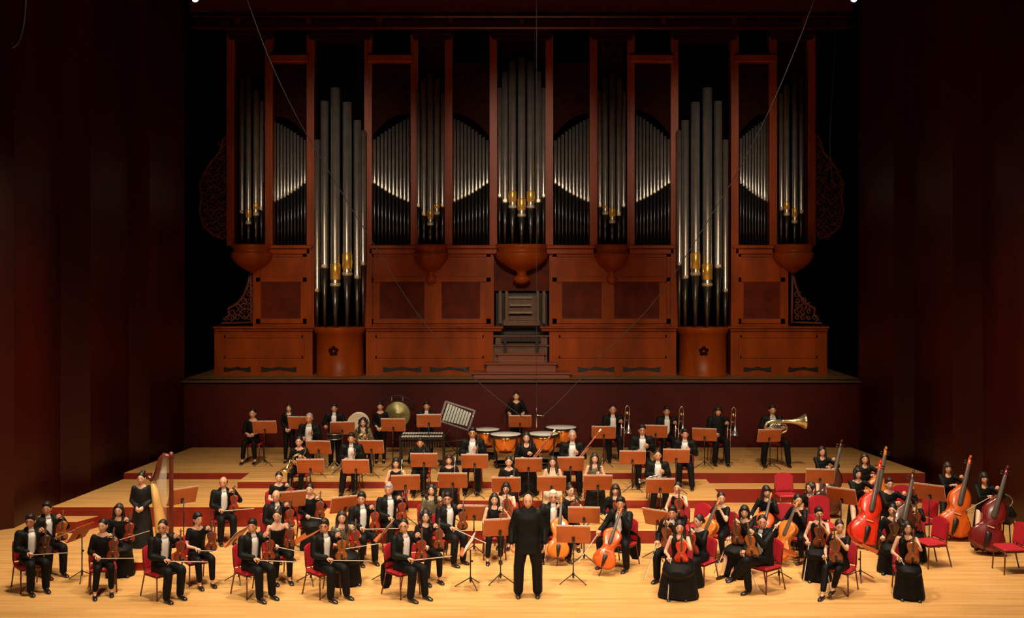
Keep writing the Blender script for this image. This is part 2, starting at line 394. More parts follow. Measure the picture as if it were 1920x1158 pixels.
# carved side wings
def wing(pts, seed):
    b = MB(); Y = YO + .12
    P = [(ox(x, Y), oz(y, Y)) for x, y in pts]
    rnd = random.Random(seed)
    cx = sum(p[0] for p in P) / len(P); cz = sum(p[1] for p in P) / len(P)
    ring = [(p[0], Y, p[1]) for p in P]; b.tube(ring + [ring[0]], .045, 6)
    def inside(x, z):
        c = False; j = len(P) - 1
        for i in range(len(P)):
            if ((P[i][1] > z) != (P[j][1] > z)) and x < (P[j][0] - P[i][0]) * (z - P[i][1]) / (P[j][1] - P[i][1]) + P[i][0]: c = not c
            j = i
        return c
    xs = [p[0] for p in P]; zs = [p[1] for p in P]; k = 0
    step = .17
    zz = min(zs)
    while zz < max(zs):
        xx = min(xs)
        while xx < max(xs):
            if inside(xx, zz):
                r = rnd.uniform(.07, .12); a0 = rnd.uniform(0, 6.3)
                b.tube([(xx + r * (1 - .1 * q) * math.cos(a0 + q), Y - .02, zz + r * (1 - .1 * q) * math.sin(a0 + q)) for q in range(8)], [.032 - .0025 * q for q in range(8)], 5)
            xx += step
        zz += step
    op('carved_wing', b, mat('wing_carving', (.12, .022, .010), .5))
LWp = [(428, 250), (418, 262), (412, 285), (398, 300), (386, 318), (374, 345), (378, 372), (374, 395), (382, 425), (400, 440), (428, 452)]
wing(LWp, 1); wing([(2 * CX - x, y) for x, y in LWp], 2)
LW2 = [(470, 512), (472, 604), (414, 606), (430, 590), (428, 578), (446, 568), (458, 552), (464, 535)]
wing(LW2, 3); wing([(2 * CX - x, y) for x, y in LW2], 4)
# console niche with keyboards, bench and steps
b = MB(); pbox(b, 930, 1026, 540, 700, YO + .75, YO + .85); op('niche_back', b, M_black_gloss)
for u in (938, 950, 1008, 1020):
    b = MB(); pbox(b, u - 2.5, u + 2.5, 545, 606, YO + .1, YO + .2); op('niche_stile', b, M_console)
con = MB(); pbox(con, 948, 1006, 554, 614, YO + .45, YO + .75); con_o = op('console', con, M_console)
for k, (z, w) in enumerate(((556, 22), (570, 20), (584, 22))):
    q = MB(); pbox(q, 976 - w, 976 + w, z, z + 3.5, YO + .2 + .08 * (2 - k), YO + .46); q.v = [(x, y - YO, z_ - ZB) for x, y, z_ in q.v]; q.build('keyboard', mat('ivory_keys', (.22, .18, .14), .4), con_o)
q = MB(); pbox(q, 944, 1012, 601, 610, YO + .1, YO + .6); q.v = [(x, y - YO, z_ - ZB) for x, y, z_ in q.v]; q.build('desk', M_console, con_o)
for k, (x0, x1, y0, y1, Y) in enumerate(((925, 1030, 628, 632, YO + .2), (921, 1030, 646, 650, YO + .1), (930, 1024, 662, 670, YO + .0), (908, 1046, 680, 684, YO - .35), (884, 1072, 698, 702, YO - .75))):
    b = MB(); X0, X1 = ox(x0, Y), ox(x1, Y); zt = oz(y0, Y)
    b.box(((X0 + X1) / 2, (Y + YO + .7) / 2, zt - .03), (X1 - X0, YO + .7 - Y, .06), bev=.012)
    b.box(((X0 + X1) / 2, (Y + .06 + YO + .7) / 2, (zt - .06 + ZB) / 2), (X1 - X0 - .12, YO + .64 - Y, zt - .06 - ZB))
    op('step', b, mat('organ_step', (.22, .05, .02), .4, coat=.2) if k > 1 else M_console)
b = MB(); pbox(b, 940, 1014, 634, 640, YO + .05, YO + .35); pbox(b, 944, 950, 640, 662, YO + .05, YO + .3); pbox(b, 1004, 1010, 640, 662, YO + .05, YO + .3)
op('organ_bench', b, M_black_gloss)
# ------------------------------------------------------------------ figures
M_skin = mat('skin', (.66, .31, .19), .5, var=.06, vscale=20)
M_skinp = mat('skin_pale', (.74, .42, .28), .5, var=.05, vscale=20)
M_lip = mat('lip', (.42, .10, .08), .45)
M_dark = mat('hair_black', (.012, .009, .008), .45, spec=.4, bump=.3, bscale=150)
M_brown = mat('hair_dark_brown', (.022, .010, .006), .45, bump=.3, bscale=150)
M_grey = mat('hair_grey', (.32, .29, .27), .6, bump=.3, bscale=150)
M_whiteh = mat('hair_white', (.62, .56, .48), .6, bump=.3, bscale=150)
M_eye = mat('eye', (.015, .01, .008), .3)
M_suit = mat('suit_black', (.0055, .0065, .0065), .6, spec=.16, var=.2, vscale=12, bump=.15, bscale=60)
M_suitd = mat('trousers_black', (.005, .005, .006), .65, spec=.16, bump=.12, bscale=50)
M_dress = mat('dress_black', (.005, .0048, .0055), .62, spec=.16, var=.3, vscale=10, bump=.2, bscale=30)
M_dgrey = mat('dress_charcoal', (.016, .016, .017), .55, spec=.16, var=.3, vscale=8, bump=.15, bscale=25)
M_shirt = mat('shirt_white', (.78, .76, .76), .6, bump=.1, bscale=80)
M_sequin = mat('top_shimmering', (.16, .14, .09), .35, metal=.4, var=.8, vscale=70)
M_cream = mat('dress_cream', (.62, .50, .36), .6)
M_shoe = mat('shoe_black', (.012, .010, .010), .22, coat=.4)
M_glass = mat('spectacle_frame', (.05, .02, .015), .3)
M_ribbon = mat('ribbon_white', (.8, .78, .75), .5)

def head_mb(mb, Mx, k=1.):
    """skin 0, eye/brow 1, lips 2"""
    nu, nv = 22, 16; vs = []; fs = []
    for i in range(nv + 1):
        a = PI * i / nv; dz = math.cos(a); s = math.sin(a)
        for j in range(nu):
            b = 2 * PI * j / nu; dx = s * math.cos(b); dy = s * math.sin(b)
            x, y, z = .074 * dx, .092 * dy, .116 * dz
            if dz < 0:
                x *= 1 - .30 * (-dz) ** 1.3
                if dy > 0: y *= 1 - .45 * (-dz)
            if dy < 0:
                y -= .020 * math.exp(-((dx / .14) ** 2 + ((dz + .16) / .20) ** 2))
                y += .008 * (math.exp(-(((dx - .40) / .2) ** 2 + ((dz - .08) / .14) ** 2)) + math.exp(-(((dx + .40) / .2) ** 2 + ((dz - .08) / .14) ** 2)))
                y -= .006 * math.exp(-((dx / .25) ** 2 + ((dz + .52) / .10) ** 2))
                y -= .010 * math.exp(-((dx / .3) ** 2 + ((dz + .82) / .14) ** 2))
            vs.append((x * k, y * k, z * k))
    for i in range(nv):
        for j in range(nu):
            q = (j + 1) % nu; fs.append((i * nu + j, i * nu + q, (i + 1) * nu + q, (i + 1) * nu + j))
    mb.add(vs, fs, 0, True, Mx)
    for sx in (-1, 1):
        mb.ell((sx * .029 * k, -.079 * k, .008 * k), (.013 * k, .008, .0065 * k), 8, 6, 1, Mx)
        mb.tube([(sx * .014 * k, -.090 * k, .028 * k), (sx * .030 * k, -.089 * k, .033 * k), (sx * .046 * k, -.078 * k, .028 * k)], .0032, 4, 1, M=Mx)
        mb.ell((sx * .074 * k, .004, -.006 * k), (.009 * k, .018 * k, .030 * k), 8, 6, 0, Mx)
    mb.tube([(-.023 * k, -.080 * k, -.056 * k), (-.008, -.092 * k, -.058 * k), (.008, -.092 * k, -.058 * k), (.023 * k, -.080 * k, -.056 * k)], [.003, .0055, .0055, .003], 6, 2, M=Mx)

HAIR = {}
def hair_mesh(kind):
    if kind in HAIR: return HAIR[kind]
    mb = MB()
    def cap(sh=(0, .014, .029), r=(.083, .098, .109)): mb.ell(sh, r, 16, 12)
    if kind == 'short': cap(); mb.ell((0, .03, -.02), (.079, .075, .07)); mb.ell((0, -.03, .085), (.062, .055, .042))
    elif kind == 'crew': cap((0, .015, .027), (.079, .095, .105))
    elif kind == 'bald': mb.ell((0, .035, -.005), (.080, .072, .062)); mb.ell((-.068, .01, .01), (.014, .05, .045)); mb.ell((.068, .01, .01), (.014, .05, .045))
    elif kind == 'tied': cap((0, .015, .028), (.081, .097, .107)); mb.ell((0, .105, -.01), (.045, .045, .045))
    elif kind == 'bun': cap((0, .015, .028), (.081, .097, .107)); mb.ell((.02, .06, .12), (.05, .05, .045))
    elif kind == 'pony':
        cap(); mb.ell((0, -.035, .08), (.06, .05, .04)); mb.tube([(0, .10, .03), (.01, .14, -.02), (.02, .13, -.12), (.02, .10, -.22)], [.03, .04, .035, .015], 8)
    elif kind == 'long':
        cap(); mb.ell((0, .03, -.03), (.082, .08, .10))
        for s in (-1, 1): mb.tube([(s * .060, -.030, .075), (s * .082, -.012, .01), (s * .086, -.005, -.09), (s * .082, -.03, -.20), (s * .07, -.05, -.28)], [.022, .026, .034, .034, .014], 8)
        mb.tube([(0, .07, .0), (0, .085, -.12), (0, .08, -.26)], [.075, .08, .05], 10, flat=.6)
    elif kind == 'bob':
        cap((0, .017, .024), (.089, .102, .112)); mb.ell((0, .03, -.05), (.088, .078, .085)); mb.ell((0, -.045, .07), (.066, .045, .040))
        for s in (-1, 1): mb.tube([(s * .075, -.025, .05), (s * .086, -.02, -.02), (s * .080, -.03, -.11)], [.02, .028, .018], 8)
    elif kind == 'fringe':
        cap((0, .017, .024), (.089, .102, .112)); mb.ell((0, -.062, .060), (.064, .034, .034))
        for s in (-1, 1): mb.tube([(s * .075, -.02, .05), (s * .088, -.012, -.04), (s * .086, -.02, -.15), (s * .075, -.03, -.22)], [.02, .032, .034, .018], 8)
        mb.tube([(0, .07, .0), (0, .085, -.10), (0, .08, -.22)], [.075, .08, .055], 10, flat=.6)
    elif kind == 'wavy':
        cap((0, .018, .024), (.091, .102, .112)); mb.ell((0, .04, -.05), (.095, .08, .10))
        for s in (-1, 1):
            for k in range(6): mb.ell((s * (.082 + .014 * (k % 2)), -.01 - .012 * k + .01 * (k % 3), .05 - .055 * k), (.035, .034, .036), 8, 6)
        mb.ell((0, .07, -.18), (.09, .06, .11))
    me = fuse(mb, .010, 2); HAIR[kind] = me
    return me

def hand(mb, W, D, N, side, curl=.9, k=1., m=0):
    """wrist W, finger direction D, palm normal N (towards the palm), side +1 = thumb on D x N side"""
    D = Vector(D).normalized(); N = Vector(N); N = (N - D * N.dot(D)).normalized(); S = D.cross(N) * side
    M = Matrix(((S.x, D.x, -N.x, W[0]), (S.y, D.y, -N.y, W[1]), (S.z, D.z, -N.z, W[2]), (0, 0, 0, 1)))
    q = lambda x, y, z: M @ Vector((x * k, y * k, z * k))
    mb.tube([q(0, -.02, 0), q(0, .0, 0), q(.002, .04, 0), q(.002, .085, 0)], [.024 * k, .026 * k, .040 * k, .038 * k], 8, m, flat=.45, up=M.to_3x3() @ Vector((0, 0, 1)))
    for i, (x, l1, l2) in enumerate(((.030, .040, .040), (.010, .045, .045), (-.010, .042, .042), (-.029, .034, .032))):
        c1 = curl * (.75 + .08 * i); c2 = c1 + curl * 1.0
        p0 = (x, .080, 0); p1 = (x * 1.05, .080 + l1 * math.cos(c1), -l1 * math.sin(c1)); p2 = (x * 1.05, p1[1] + l2 * math.cos(c2), p1[2] - l2 * math.sin(c2))
        mb.tube([q(*p0), q(*p1), q(*p2)], [.0095 * k, .0085 * k, .0070 * k], 6, m)
    mb.tube([q(.028, .018, -.004), q(.052, .048, -.016), q(.050, .078, -.034)], [.013 * k, .011 * k, .008 * k], 6, m)

PROF = {'m': [(-.10, .165, .118), (.0, .172, .125), (.13, .158, .112), (.26, .166, .118), (.38, .186, .122), (.47, .180, .105), (.525, .115, .080), (.56, .065, .062)],
        'f': [(-.10, .168, .120), (.0, .170, .125), (.13, .128, .098), (.24, .142, .112), (.36, .156, .118), (.46, .145, .092), (.515, .095, .070), (.545, .055, .052)]}
def ik(S, T, l1, l2, pole):
    v = T - S; d = v.length; mx = (l1 + l2) * .995
    if d > mx: T = S + v * (mx / d); d = mx; v = T - S
    a = (l1 * l1 - l2 * l2 + d * d) / (2 * d); h = math.sqrt(max(0, l1 * l1 - a * a))
    n = v / d; p = Vector(pole); p = (p - n * p.dot(n)).normalized()
    return S + n * a + p * h, T

def pose_of(kind, hz, rnd):
    """joints in the figure's frame (faces -Y, its left is +X)"""
    j = lambda s=.012: rnd.uniform(-s, s)
    P = dict(H=hz, lean=.05 + j(.02), kL=V(.12 + j(), -.43 + j(), 0), kR=V(-.12 + j(), -.43 + j(), 0), aL=V(.13 + j(.03), -.42 + j(.05), .09), aR=V(-.13 + j(.03), -.43 + j(.05), .09))
    if kind == 'cello': P.update(kL=V(.27, -.36, 0), kR=V(-.27, -.36, 0), aL=V(.26, -.30, .09), aR=V(-.27, -.32, .09), hL=V(.115, -.30, hz + .48), hR=V(-.26, -.44, hz + .14))
    elif kind == 'violin': P.update(hL=V(.165, -.315, hz + .50), hR=V(-.10, -.33, hz + .125), lean=.03)
    elif kind == 'viola': P.update(hL=V(.06, -.41, hz + .53), hR=V(-.17, -.34, hz + .13))
    elif kind == 'lap': P.update(hL=V(.07, -.30, hz + .13), hR=V(-.07, -.29, hz + .13))
    elif kind == 'wind': P.update(hL=V(.10, -.28, hz + .30), hR=V(-.08, -.28, hz + .20))
    elif kind == 'tuba': P.update(kL=V(.26, -.38, 0), kR=V(-.24, -.38, 0), aL=V(.30, -.40, .09), aR=V(-.28, -.40, .09), hL=V(.20, -.36, hz + .26), hR=V(-.16, -.34, hz + .22))
    elif kind == 'bone': P.update(hL=V(.24, -.26, hz + .36), hR=V(-.06, -.30, hz + .12))
    elif kind == 'cross': P.update(kL=V(-.02, -.47, .07), kR=V(-.06, -.42, -.03), aL=V(-.26, -.50, .26), aR=V(-.02, -.40, .09), hL=V(.05, -.42, hz + .53), hR=V(-.18, -.36, hz + .12))
    elif kind == 'stand': P.update(stand=1, lean=.0, hL=V(.05, -.17, hz + .02), hR=V(-.05, -.175, hz + .02))
    elif kind == 'conduct': P.update(stand=1, lean=.0, hL=V(.29, -.07, hz - .10), hR=V(-.29, -.07, hz - .10))
    elif kind == 'drum': P.update(stand=1, lean=.03, hL=V(.20, -.30, hz + .16), hR=V(-.20, -.30, hz + .16))
    elif kind == 'bass': P.update(perch=1, lean=.06, hL=V(.33, -.30, hz + .50), hR=V(.12, -.42, hz + .33))
    if P.get('stand'):
        w = .075 if kind != 'conduct' else .13
        P.update(kL=V(w + .02, -.02, .50), kR=V(-w - .02, -.02, .50), aL=V(w + .03, .0, .09), aR=V(-w - .03, .0, .09))
    elif P.get('perch'): P.update(kL=V(.15, -.24, .50), kR=V(-.13, -.30, .50), aL=V(.15, -.10, .09), aR=V(-.16, -.22, .09))
    else:
        kz = min(hz - .02, .54)
        P['kL'].z = kz + P['kL'].z; P['kR'].z = kz + P['kR'].z
    return P

PEOPLE = {}
def figure(key, px, ytop, level, kind, rot, outfit, hair, who, d=None, head=None, sc=None, hcol=None, glasses=0, label=None, skin=0, hz=None, group=None, tail=0, sleeves=None, tilt=0, roll=0, legs=None, hands=None, fat=1.):
    rnd = random.Random(sum(map(ord, key)) * 17)
    man = outfit.startswith('m')
    sx = 'm' if man else 'f'
    g = 1. if man else .955
    if sc: g = sc
    stand = kind in ('stand', 'conduct', 'drum'); perch = kind == 'bass'
    h0 = .92 if stand else (.80 if perch else .53)
    if hz is not None: h0 = hz
    T = (h0 + .785) * g
    if d is None: d = (H - level - T) * F / (ytop - CY)
    elif not stand and not perch and hz is None:
        Tn = H - level - (ytop - CY) * d / F
        g = min(1.09, max(.94, Tn / T * (g if False else 1) * g)) if sc is None else g
        h0 = min(.74, max(.50, Tn / g - .785))
    else:
        Tn = H - level - (ytop - CY) * d / F; g = min(1.12, max(.9, Tn / (h0 + .785)))
    P = pose_of(kind, h0, rnd)
    if hands: P['hL'] = V(*hands[0]) + V(0, 0, h0); P['hR'] = V(*hands[1]) + V(0, 0, h0)
    if legs: P.update(legs)
    ln = P['lean']
    U = lambda x, y, zr: V(x, y - ln * zr, h0 + zr)
    hc = U(0, -.020, .655)
    R = Matrix.Rotation(math.radians(rot), 4, 'Z')
    hw = V((px - CX) * d / F, d, 0)
    off = R @ (hc * g); org = V(hw.x - off.x, hw.y - off.y, level)
    MW = Matrix.Translation(org) @ R @ Matrix.Scale(g, 4)
    pr = PROF[sx]
    # ---- limbs
    sh = .182 if man else .152
    arms = {}
    for s, nm in ((1, 'L'), (-1, 'R')):
        S = U(s * sh, .0, .475 if man else .465)
        hT = P['h' + nm]; Dd = (hT - S).normalized()
        Wt = hT - Dd * .07
        if kind in ('conduct',): pole = V(s * .6, .9, 0)
        else: pole = V(s * .55, .45, -.80)
        E, Wt = ik(S, Wt, .285, .255, pole)
        arms[nm] = (S, E, Wt)
    def limbs(mb, ka, kl, r_up, r_fo, tend=1., arm=True, leg=True, legend=1., rl=(.085, .060, .045)):
        if arm:
            for nm in 'LR':
                S, E, W = arms[nm]
                if tend <= .5:
                    mb.tube([S - V(0, 0, .01), S.lerp(E, tend * 2)], [r_up, r_up * .85], 10)
                else:
                    mb.tube([S, E], [r_up, r_fo * 1.05], 10); mb.tube([E, E.lerp(W, (tend - .5) * 2)], [r_fo * 1.05, r_fo * .8 if tend >= 1 else r_fo * .95], 10)
        if leg:
            for s, nm in ((1, 'L'), (-1, 'R')):
                hp = V(s * .085, 0, h0); K = P['k' + nm]; A = P['a' + nm]
                mb.tube([hp, K], [rl[0] * fat, rl[1]], 10)
                mb.tube([K, K.lerp(A, legend)], [rl[1], rl[1] + (rl[2] - rl[1]) * legend], 10)
    def torso(mb, kx, ky, z0=-9, z1=9, ext=0.):
        rings = []
        for zr, a, b in pr:
            if z0 <= zr <= z1:
                c = U(0, 0, zr); fk = fat if zr < .45 else 1 + (fat - 1) * .4
                rings.append([V(c.x + a * kx * fk * math.cos(q), c.y + b * ky * fk * math.sin(q), c.z) for q in [2 * PI * t / 16 for t in range(16)]])
        mb.loft(rings, 0, True, True)
    nk = U(0, .0, .54)
    body = MB()
    torso(body, .90, .90)
    body.tube([U(0, .005, .47), U(0, 0, .55), U(0, -.01, .62)], [.066 if man else .054, .058 if man else .047, .055 if man else .045], 10)
    limbs(body, 1, 1, .050 if man else .041, .038 if man else .033, rl=(.075, .050, .034))
    for nm in 'LR':
        A = P['a' + nm]; body.tube([A, A + V(0, .0, -.03), A + V(0, -.09, -.055)], [.034, .034, .026], 8)
    bm_ = fuse(body, .017 if leg_ok(outfit) else .019, 3)
    out = MB(); mesh_to_mb(out, bm_); bpy.data.meshes.remove(bm_)
    hyaw = (0 if head is None else head) - rot
    HM = Matrix.Translation(hc) @ Matrix.Rotation(math.radians(hyaw), 4, 'Z') @ RX(-tilt) @ RY(roll)
    hk = 1.07 if man else 1.05
    head_mb(out, HM, hk)
    up_n = {'stand': V(0, 1, .2), 'conduct': V(0, 1, 0)}.get(kind)
    for nm, s in (('L', 1), ('R', -1)):
        S, E, W = arms[nm]; D = (W - E).normalized()
        if kind == 'conduct': N = V(-s, .3, 0); cu = .5
        elif kind in ('stand', 'lap'): N = V(-s * .4, .8, -.3); cu = .7
        elif nm == 'L' and kind in ('violin', 'viola', 'cello', 'cross', 'bass', 'wind', 'bone'): N = V(-.9, -.2, -.1); cu = 1.15
        else: N = V(0, -.1, -1); cu = 1.1
        hand(out, W, D * .8 + V(0, -.25, -.1) if kind not in ('conduct',) else D, N, s if kind != 'x' else -s, cu, 1. if man else .92)
    sk = M_skinp if (skin or not man) else M_skin
    p = out.build('person', [sk, M_eye, M_lip], None, MW)
    lab = label or ('person, ' + who)
    tag(p, lab, 'person', group)
    # ---- hair
    hcol = hcol or (M_brown if rnd.random() < .4 and not man else M_dark)
    if hair != 'none':
        ho = link('hair', hair_mesh(hair), None, p, HM @ Matrix.Scale(hk, 4))
        ho.data = ho.data.copy() if False else ho.data
        if len(ho.data.materials) == 0: ho.data.materials.append(hcol)
        ho.material_slots[0].link = 'OBJECT'; ho.material_slots[0].material = hcol
    if glasses:
        gm = MB()
        for s in (-1, 1):
            gm.tube([(s * .031 + .021 * math.cos(q), -.096, .006 + .016 * math.sin(q)) for q in [2 * PI * t / 10 for t in range(11)]], .0026, 4)
            gm.tube([(s * .052, -.096, .01), (s * .078, -.03, .012), (s * .078, .02, .0)], .0024, 4)
        gm.tube([(-.010, -.098, .01), (.010, -.098, .01)], .0026, 4)
        gm.build('glasses', M_glass, p, HM)
    # ---- clothes
    legend = .97
    if man:
        j = MB(); torso(j, 1.08, 1.12, z0=-.2, z1=.50)
        if outfit == 'mc': j.loft([[U(a * math.cos(q), b * math.sin(q), z) for q in [2 * PI * t / 14 for t in range(14)]] for z, a, b in ((-.20, .205, .165), (-.05, .195, .155), (.2, .19, .15), (.38, .215, .135), (.46, .20, .125), (.52, .15, .11), (.565, .10, .09))])
        tp = [V(0, 0, 0)]
        limbs(j, 1, 1, .072, .057, tend=.97, leg=False)
        for nm in 'LR': j.ell(arms[nm][0] + V(0, 0, -.005), (.070, .064, .062), 10, 8)
        j.loft([[U(1.0 * a * math.cos(q), b * math.sin(q), z) for q in [2 * PI * t / 14 for t in range(14)]] for z, a, b in ((.44, .20, .095), (.49, .15, .088), (.53, .10, .080), (.565, .082, .076))])
        if kind not in ('stand', 'conduct') and not perch: pass
        jm = fuse(j, .019, 3)
        if outfit in ('m', 'mopen'):
            w1 = rnd.uniform(.066, .084); low = .10 if outfit == 'm' else -.02
            def test(c, n):
                zr = c.z - h0; y = c.y + ln * zr
                if y > -.02 or zr < low: return False
                
                w_ = w1 * min(1, .35 + (zr - low) / .12) if zr < .40 else w1 * max(.62, 1 - (zr - .40) * 2.6)
                return abs(c.x) < w_ and zr < .62 and (n.y < .3)
            # keep the forearms and hands side of sleeves
            cut(jm, test)
        link('jacket', jm, M_suit, p)
        if outfit in ('m', 'mopen'):
            s_ = MB(); torso(s_, .84, .955, z0=-.2, z1=.48)
            s_.loft([[U(a * math.cos(q), b * math.sin(q), z) for q in [2 * PI * t / 16 for t in range(16)]] for z, a, b in ((.47, .12, .098), (.52, .085, .078), (.545, .064, .064))])
            s_.lathe([(.060, 0), (.057, .028), (.050, .036), (.048, 0)], U(0, -.004, .535), 14)
            s_.build('shirt', M_shirt, p)
            b_ = MB()
            for s in (-1, 1): b_.add([U(0, -.064, .553), U(s * .034, -.064, .566), U(s * .036, -.062, .540), U(0, -.070, .549)], [(0, 1, 2, 3)]); b_.add([U(0, -.068, .553), U(s * .034, -.070, .566), U(s * .036, -.068, .540), U(0, -.074, .549)], [(0, 1, 2, 3)])
            b_.build('bow_tie', M_shirt, p)
            w_ = MB(); w_.loft([[U(a * math.cos(q), b * math.sin(q), z) for q in [2 * PI * t / 16 for t in range(16)]] for z, a, b in ((-.08, .163 * fat, .118 * fat), (.0, .168 * fat, .123 * fat), (.07, .160 * fat, .118 * fat), (.085, .150 * fat, .10 * fat))]); w_.build('waistband', M_suitd, p)
        else:
            q = MB(); q.lathe([(.088, -.03), (.072, .0), (.070, .045), (.062, .047), (.060, 0)], U(0, 0, .545), 16); [q.ell(U(0, -.158 * fat + .02 * abs(z_ - .2) ** .5, z_), (.008, .008, .008), 6, 4) for z_ in (.42, .33, .24, .15, .06)]; q.build('collar', M_dgrey, p)
        t_ = MB(); limbs(t_, 1, 1, 0, 0, arm=False, legend=1.03, rl=(.098, .082, .066) if kind != 'conduct' else (.108, .092, .084))
        t_.loft([[V(a * fat * math.cos(q), b * fat * math.sin(q), h0 + z) for q in [2 * PI * t / 14 for t in range(14)]] for z, a, b in ((-.09, .150, .105), (.0, .165, .12), (.06, .155, .11))])
        link('trousers', fuse(t_, .020, 3), M_suitd, p)
        if tail:
            q = MB(); q.tube([U(.12 * tail, .13, .10), V(.13 * tail, .25, h0 - .02), V(.13 * tail, .27, h0 - .22), V(.14 * tail, .26, h0 - .36)], [.10, .13, .13, .11], 10, flat=.18, up=(1, 0, 0) if False else (0, 1, 0)); q.build('coat_tail', M_suit, p)
    else:
        sl = {'l': .95, 'q': .78, 's': .30, 'n': 0, 'o': .0}[outfit[1]]
        mt = {'b': M_dress, 'g': M_dgrey, 's': M_sequin, 'c': M_cream}[outfit[3] if len(outfit) > 3 else 'b']
        j = MB(); torso(j, 1.04, 1.05, z1=.50)
        if sl:
            limbs(j, 1, 1, .056, .044 if sl > .5 else .05, tend=sl, leg=False)
            for nm in 'LR': j.ell(arms[nm][0], (.054, .052, .052), 10, 8)
        j.loft([[U(a * math.cos(q), b * math.sin(q), z) for q in [2 * PI * t / 14 for t in range(14)]] for z, a, b in ((.43, .15, .09), (.49, .118 if outfit[1] != 'o' else .15, .072))])
        jm = fuse(j, .018, 3)
        neck = {'o': .40}.get(outfit[1], .455)
        def test(c, n):
            zr = c.z - h0; y = c.y + ln * zr
            if outfit[1] == 'o': return zr > .405
            lim = neck + max(0, abs(c.x) - .02) * .55
            return zr > lim and abs(c.x) < .095 and y < .05
        cut(jm, test)
        link('blouse', jm, mt, p)
        if outfit[2] == 't':
            t_ = MB(); limbs(t_, 1, 1, 0, 0, arm=False, legend=.86 if kind != 'stand' else .95, rl=(.092, .070, .052))
            t_.loft([[V(a * math.cos(q), b * math.sin(q), h0 + z) for q in [2 * PI * t / 14 for t in range(14)]] for z, a, b in ((-.09, .150, .105), (.0, .168, .125), (.06, .155, .11))])
            link('trousers', fuse(t_, .019, 3), M_suitd, p)
        else:
            k_ = MB(); fl = .02 if outfit[2] == 'k' else .18
            wid = 1.0 if outfit[2] == 'k' else .85
            if stand or perch:
                y0 = -.10 if perch else 0
                k_.loft([[V(a * wid * math.cos(q) * (1 + .05 * math.sin(5 * q) * (1 - z / h0)), y0 * (1 - z / h0) + b * math.sin(q) * (1 + .05 * math.cos(4 * q)), z) for q in [2 * PI * t / 24 for t in range(24)]] for z, a, b in ((fl, .27, .22), (h0 * .35, .24, .19), (h0 * .7, .21, .16), (h0 * .95, .18, .135), (h0 + .08, .150, .115))])
            else:
                kz = (P['kL'].z + P['kR'].z) / 2; ky = -.42; kx = max(abs(P['kL'].x), .13) + .09
                k_.tube([V(0, .02, h0 + .0), V(0, -.2, h0 + .0), V(0, ky, kz - .01)], [kx * .95, kx, kx], 16, flat=.50, up=(0, 0, 1))
                k_.loft([[V(a * math.cos(q) * (1 + .04 * math.sin(6 * q)), ky + .05 + dy + b * math.sin(q) * (1 + .05 * math.cos(5 * q)), z) for q in [2 * PI * t / 24 for t in range(24)]] for z, a, b, dy in ((fl, kx * 1.28, .22, .02), (.22, kx * 1.15, .19, .01), (kz - .06, kx * 1.0, .145, 0), (kz + .035, kx * .9, .10, 0))])
                k_.loft([[V(a * math.cos(q), b * math.sin(q), h0 + z) for q in [2 * PI * t / 14 for t in range(14)]] for z, a, b in ((-.09, .170, .125), (.0, .175, .13), (.10, .135, .105))])
            link('skirt', fuse(k_, .021, 3), mt if outfit[3:] in ('g', 'c') else M_dress, p)
    # ---- shoes
    for nm in 'LR':
        A = P['a' + nm]; hz_ = 0 if man or outfit[2] == 'k' else .02
        fz = A.z - .09
        sh_ = MB(); y = A.y
        sh_.loft([[V(A.x + a * math.cos(q), y + yy + 0 * q, fz + zc + h_ * math.sin(q)) for q in [2 * PI * t / 10 for t in range(10)]] for yy, a, h_, zc in ((.055, .022, .024, .030), (.03, .036, .040, .042), (-.04, .038, .036, .038), (-.11, .044, .027, .029), (-.17, .036, .020, .022), (-.195, .012, .010, .014))])
        if not man: sh_.box((A.x, y + .035, fz + .012), (.03, .03, .024))
        sh_.build('shoe', M_shoe, p)
    info = dict(o=p, MW=MW, P=P, arms=arms, who=who, d=d, g=g, rot=rot, h0=h0, level=level, kind=kind, org=org)
    PEOPLE[key] = info
    return info
def leg_ok(o): return not o.startswith('m')
# ------------------------------------------------------------------ instruments and furniture
def vwood(name, col): return mat('varnish_' + name, col, .28, var=.25, vscale=9, coat=.5, stretch=(1, 1, .35))
W_VIO = vwood('violin_brown', (.20, .035, .010)); W_VIO2 = vwood('violin_red', (.27, .028, .010)); W_VIO3 = vwood('violin_amber', (.34, .085, .016))
W_ORANGE = vwood('cello_orange', (.62, .10, .010)); W_ORANGE2 = vwood('cello_amber', (.60, .17, .02)); W_RED = vwood('bass_scarlet', (.70, .030, .008))
W_DKRED = vwood('bass_dark_red', (.16, .010, .010)); W_DKBR = vwood('bass_dark_brown', (.075, .020, .010))
M_ebony = mat('ebony', (.015, .011, .010), .35)
M_fboard = mat('fingerboard_sheen', (.09, .075, .065), .3)
M_maple = mat('bridge_maple', (.7, .5, .28), .5)
M_bowhair = mat('bow_hair', (.80, .76, .68), .5)
M_bowstick = mat('bow_stick', (.13, .045, .02), .35)
M_silver = mat('silver', (.78, .77, .74), .22, metal=.95)
M_brass = mat('brass', (.80, .56, .22), .22, metal=.95)
M_brassp = mat('brass_pale', (.84, .72, .42), .25, metal=.85)
M_copper = mat('copper_bowl', (.86, .30, .07), .22, metal=.85)
M_skinhead = mat('drumhead', (.80, .79, .74), .5)
M_chrome = mat('chrome', (.75, .75, .75), .15, metal=1)
M_blackm = mat('black_metal', (.018, .014, .013), .4, metal=.3)
M_deskw = mat('music_desk_wood', (.42, .095, .020), .40, var=.2, vscale=5, stretch=(.3, 1, 1), coat=.2)
M_paper = mat('paper', (.82, .78, .70), .7)
